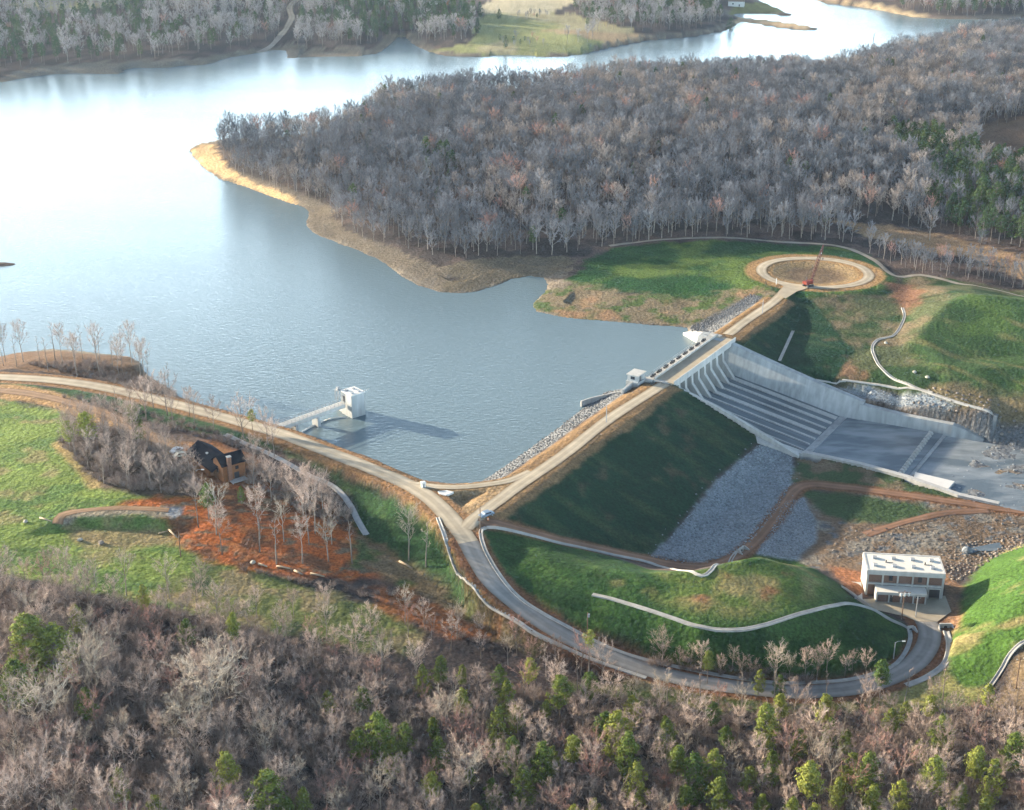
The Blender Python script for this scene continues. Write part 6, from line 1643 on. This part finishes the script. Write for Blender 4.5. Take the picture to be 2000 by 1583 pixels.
FARW = np.vstack([world_poly([(-700, 170), (-300, 150), (0, 140), (90, 128), (230, 122), (330, 112), (440, 100), (520, 84), (545, 80), (545, 40), (545, -5)])[:10], [[-60, 2300], [-1200, 2300]]])
FARW2 = np.vstack([world_poly([(580, 95), (700, 90), (745, 84), (790, 62), (830, 84), (880, 82), (925, 74), (925, 30), (890, 18), (830, 10), (800, 0)]), [[-100, 2300], [-260, 2300]], world_poly([(595, -4), (590, 40)])])
FARW3 = np.vstack([world_poly([(1075, 92), (1140, 84), (1150, 50), (1125, 30), (1115, 0)]), [[60, 2300], [330, 2300]], world_poly([(1395, -6), (1395, 30), (1415, 48), (1340, 60), (1260, 62), (1170, 58), (1150, 82)])])
FARW4 = np.vstack([world_poly([(1765, 20), (1840, 30), (1900, 33), (2000, 31), (2250, 22)]), [[900, 2000], [420, 2000]]])
def far_pine(Q): return .16 + .7 * smooth(.44, .58, fbm(Q[:, 0], Q[:, 1], 110, 191))
FQ = []
for k, (nm, lb, pl_) in enumerate([('far_left_wood', 'hazy wood along the far left shore of the lake', FARW), ('far_middle_wood', 'hazy wood right of the far road across the lake', FARW2), ('far_point_wood', 'hazy wood on the far point right of the green fields', FARW3), ('far_right_wood', 'dark wood on the far right shore of the channel', FARW4)]):
    o_, q_ = big_wood(nm, lb, pl_, 7.0, 71 + k, (12, 17), far_pine if k != 3 else (lambda Q: np.full(len(Q), .45)), 40000, None, LBF); FQ.append(len(q_))
# scattered hedgerow trees in the far fields
Q = np.vstack([fill(world_poly([(960, 86), (1010, 80), (1060, 86), (1070, 92), (1000, 94)]), 7, 600, 5), fill(world_poly([(1000, 34), (1060, 28), (1080, 36), (1020, 42)]), 8, 500, 6)])
r = np.random.default_rng(8); idx = r.integers(0, 9, len(Q))
scatter('hedgerow', 'low trees scattered along the hedgerows of the far green field', on_land(Q), r.uniform(5, 9, len(Q)) / np.array(LH + LPH)[idx], idx, LB + LPN)

# undergrowth
BU = []
for s in range(4): BU.append(proto('bush', [bush(141 + s, 2.2 + .4 * s, 1.6 + .2 * s).mesh('c', M_BRUSH)]))
def brush(name, label, poly, dist, seed, sc=(.6, 1.2), n_try=20000):
    Q = fill(poly, dist, n_try, seed); r = np.random.default_rng(seed); n = len(Q)
    return scatter(name, label, on_land(Q), r.uniform(*sc, n), r.integers(0, 4, n), BU, r.uniform(.9, 1.4, n), .15)
brush('undergrowth', 'brown leafless undergrowth under the near woods', FW, 2.1, 81, (.5, 1.25), 34000)
brush('copse_undergrowth', 'grey-brown undergrowth in the copse by the house', world_poly([(118, 868), (145, 838), (240, 842), (325, 888), (366, 915), (388, 960), (300, 964), (200, 945), (155, 905)]), 2.2, 82, (.5, 1.1), 6000)
brush('drain_undergrowth', 'dark undergrowth beside the curved drain and along the shore road', world_poly([(470, 895), (560, 925), (640, 960), (690, 1010), (650, 1035), (560, 985), (490, 955)]), 2.6, 83, (.5, 1.2), 4000)
brush('shore_undergrowth', 'brown scrub on the shore point by the lake', world_poly([(60, 712), (200, 710), (290, 745), (330, 770), (280, 765), (150, 735)]), 2.4, 84, (.4, .9), 4000)
brush('bank_undergrowth', 'brown scrub on the bank between the dirt lane and the shore road', world_poly([(110, 775), (250, 790), (420, 845), (520, 885), (500, 890), (400, 855), (280, 830), (200, 800)]), 2.6, 85, (.4, .9), 4000)
brush('field_edge_undergrowth', 'tangled brown scrub along the ravine below the red earth', world_poly([(470, 1112), (600, 1134), (740, 1150), (900, 1205), (1040, 1262), (1000, 1285), (880, 1240), (740, 1175), (600, 1146), (500, 1128)]), 3.2, 86, (.3, .65), 5000)
brush('bend_undergrowth', 'pale scrub between the trees inside the bottom bend of the road', world_poly([(1270, 1298), (1380, 1316), (1480, 1330), (1580, 1334), (1560, 1320), (1440, 1308), (1340, 1290)]), 1.8, 88, (.5, 1.1), 6000)
brush('verge_undergrowth', 'thin brown weeds between the curving road and the near woods', world_poly([(1050, 1340), (1300, 1370), (1500, 1385), (1750, 1390), (2050, 1365), (2050, 1400), (1700, 1415), (1400, 1405), (1100, 1372)]), 2.0, 87, (.3, .6), 12000)

# loose rock
def rock(seed, r0=.6):
    rn = random.Random(seed); mb = MB(); n = 7
    rings = [(-.5, .7), (-.1, 1.0), (.35, .8), (.6, .35)]
    for z, k in rings: pass
    vs = [(math.cos(6.283 * i / n) * k * r0 * rn.uniform(.75, 1.2), math.sin(6.283 * i / n) * k * r0 * rn.uniform(.75, 1.2), z * r0 * rn.uniform(.8, 1.1)) for z, k in rings for i in range(n)]
    fs = [(a * n + i, a * n + (i + 1) % n, (a + 1) * n + (i + 1) % n, (a + 1) * n + i) for a in range(3) for i in range(n)] + [tuple(range(3 * n, 4 * n))]
    mb.add(vs, fs); return mb
M_RIP = plant_mat('rip_rap', (0.15, 0.17, 0.19), (0.33, 0.36, 0.385))
M_RIPD = plant_mat('dark_rip_rap', (0.085, 0.09, 0.095), (0.21, 0.215, 0.22))
M_RUB = plant_mat('rubble_stone', (0.11, 0.09, 0.078), (0.29, 0.25, 0.21))
RK = [proto('rock', [rock(151 + s).mesh('c', M_RIP)]) for s in range(4)]
RKD = [proto('rock', [rock(151 + s).mesh('c', M_RIPD)]) for s in range(4)]
RB = [proto('rock', [rock(161 + s).mesh('c', M_RUB)]) for s in range(4)]
def rocks(name, label, poly, dist, seed, sc, src, n_try=30000):
    Q = fill(poly, dist, n_try, seed); r = np.random.default_rng(seed); n = len(Q)
    return scatter(name, label, on_land(Q) + np.array([0, 0, .12]), r.uniform(*sc, n), r.integers(0, 4, n), src, r.uniform(.8, 1.3, n), .5)
def up_(*a): return np.array([uv(*q)[:2] for q in a])
rocks('toe_riprap', 'grey rock blanket at the foot of the dam beside the spillway', world_poly([(1270, 1088), (1312, 1048), (1400, 942), (1480, 870), (1544, 884), (1548, 925), (1526, 985), (1486, 1038), (1448, 1072), (1400, 1092), (1350, 1098)]), .75, 91, (.3, .75), RK, 50000)
_tp_ = offset_poly(world_poly([(1270, 1088), (1312, 1048), (1400, 942), (1480, 870), (1544, 884), (1548, 925), (1526, 985), (1486, 1038), (1448, 1072), (1400, 1092), (1350, 1098)]), 2.6)
rocks('stray_riprap', 'stray stones spilling over the edge of the rock blanket below the dam', _tp_, 3.4, 99, (.2, .55), RK, 9000)
rocks('face_riprap', 'grey rock armour on the lake face of the dam', up_((26, -7.5), (111, -8.5), (111, -18.5), (103, -19), (78, -17), (50, -16), (24, -16)), .8, 92, (.35, .75), RKD, 26000)
rocks('far_face_riprap', 'grey rock armour on the lake face beyond the spillway bridge', up_((172, -7), (222, -7), (222, -12.5), (205, -15.5), (186, -21), (178, -18)), .8, 93, (.35, .7), RKD, 12000)
rocks('mound_riprap', 'rounded grey rock heap right of the red toe track', world_poly([(1482, 1076), (1504, 1040), (1532, 980), (1568, 974), (1594, 1018), (1588, 1058), (1558, 1086), (1502, 1086)]), .62, 94, (.25, .55), RK, 20000)
rocks('bank_riprap', 'pale rock lining under the thin drain beside the spillway wall', world_poly([(1645, 760), (1700, 758), (1800, 770), (1868, 793), (1848, 804), (1740, 790), (1680, 774)]), .7, 95, (.25, .6), RK, 14000)
rocks('creek_rubble', 'jumble of tan boulders on the creek bank behind the pump house', world_poly([(1845, 1080), (1880, 1062), (1950, 1050), (2060, 1040), (2060, 1060), (1960, 1082), (1920, 1104), (1885, 1130), (1862, 1140), (1845, 1115)]), 1.1, 96, (.35, 1.0), RB, 6000)
rocks('cliff_rubble', 'broken rock along the foot of the rock cut beyond the basin', up_((168, 70), (175, 75), (176, 110), (174, 140), (167, 140), (167.5, 100)), 1.6, 97, (.4, 1.2), RB, 4000)
rocks('channel_rubble', 'grey stones lying in the shallow water of the outlet channel', up_((121, 97), (165, 90), (166, 150), (120, 150)), 2.3, 100, (.25, .8), RK, 4000)
rocks('waste_rubble', 'scattered stones on the waste ground of the valley floor', world_poly([(1640, 1040), (1760, 1030), (1900, 1010), (2060, 1030), (2060, 1045), (1880, 1062), (1840, 1090), (1700, 1085), (1620, 1095)]), 2.6, 98, (.3, .9), RB, 5000)
# single stones and logs one can point to
def boulder(px, py, r, label, mat, seed):
    p = spot(px, py); o = rock(seed, r).build('boulder', mat); o.location = (p[0], p[1], p[2] + r * .3); tag(o, label, 'boulder')
M_PALEROCK = surf('pale_rock', (.40, .37, .31), var=.2)
boulder(494, 1100, .8, 'round pale boulder at the lower edge of the red earth slope', M_PALEROCK, 171)
boulder(156, 1056, .8, 'white boulder below the loop track in the field', M_PALEROCK, 172)
boulder(198, 1062, .9, 'tan boulder right of the white one below the loop track', M_RUB, 173)
boulder(50, 1020, .7, 'small white boulder alone in the green field', M_PALEROCK, 174)
boulder(1888, 1078, 1.7, 'largest grey boulder at the corner behind the pump house', M_RIP, 175)
boulder(1730, 671, .8, 'pale boulder beside the bend of the far right drain', M_PALEROCK, 176)
boulder(1786, 728, .8, 'pale boulder right of the far right drain, midway down', M_PALEROCK, 177)
boulder(1811, 738, .8, 'pale flat boulder lower right of the midway boulder by the far right drain', M_PALEROCK, 178)
def log(px0, py0, px1, py1, label, r=.28):
    a, b_ = spot(px0, py0), spot(px1, py1)
    mb = MB(); mb.tube([a + np.array([0, 0, .25]), (a + b_) / 2 + np.array([0, 0, .3]), b_ + np.array([0, 0, .25])], [r, r * .85, r * .6], 8)
    tag(mb.build('felled_log', surf('log_wood', (.42, .33, .23), var=.2), shade=True), label, 'log')
log(329, 1036, 346, 1052, 'pale felled log at the left edge of the red earth')
log(310, 1044, 335, 1037, 'thin grey log lying in the field left of the red earth', .18)
for a_, l_ in (((505, 1103, 522, 1109), 'pale log second from the left in the debris line below the red earth'), ((540, 1108, 566, 1112), 'long pale log in the middle of the debris line below the red earth'), ((575, 1116, 590, 1124), 'short dark log in the debris line below the red earth'), ((606, 1122, 634, 1128), 'pale log at the right end of the debris line below the red earth'), ((780, 1098, 806, 1112), 'white log lying at the foot of the lone vase-shaped tree')): log(*a_, l_, .3)
log(78, 1013, 100, 1020, 'dark log lying in the green field left of the loop track', .25)
# ---------------------------------------------------------------- the evening air
hz = bpy.data.meshes.new('haze')
mb = MB(); mb.box((0, 1400, 86), (5200, 3900, 204)); hz = mb.mesh('haze')
mh = bpy.data.materials.new('air'); mh.use_nodes = True
mh.node_tree.nodes.clear()
ho = mh.node_tree.nodes.new('ShaderNodeOutputMaterial'); pv = mh.node_tree.nodes.new('ShaderNodeVolumePrincipled')
pv.inputs['Color'].default_value = (0.62, 0.80, 1.0, 1); pv.inputs['Density'].default_value = 0.00003; pv.inputs['Anisotropy'].default_value = 0.3
mh.node_tree.links.new(pv.outputs[0], ho.inputs['Volume'])
hz.materials.append(mh)
ho_ = link('haze', hz); ho_['kind'] = 'stuff'; ho_['label'] = 'thin pale evening haze'
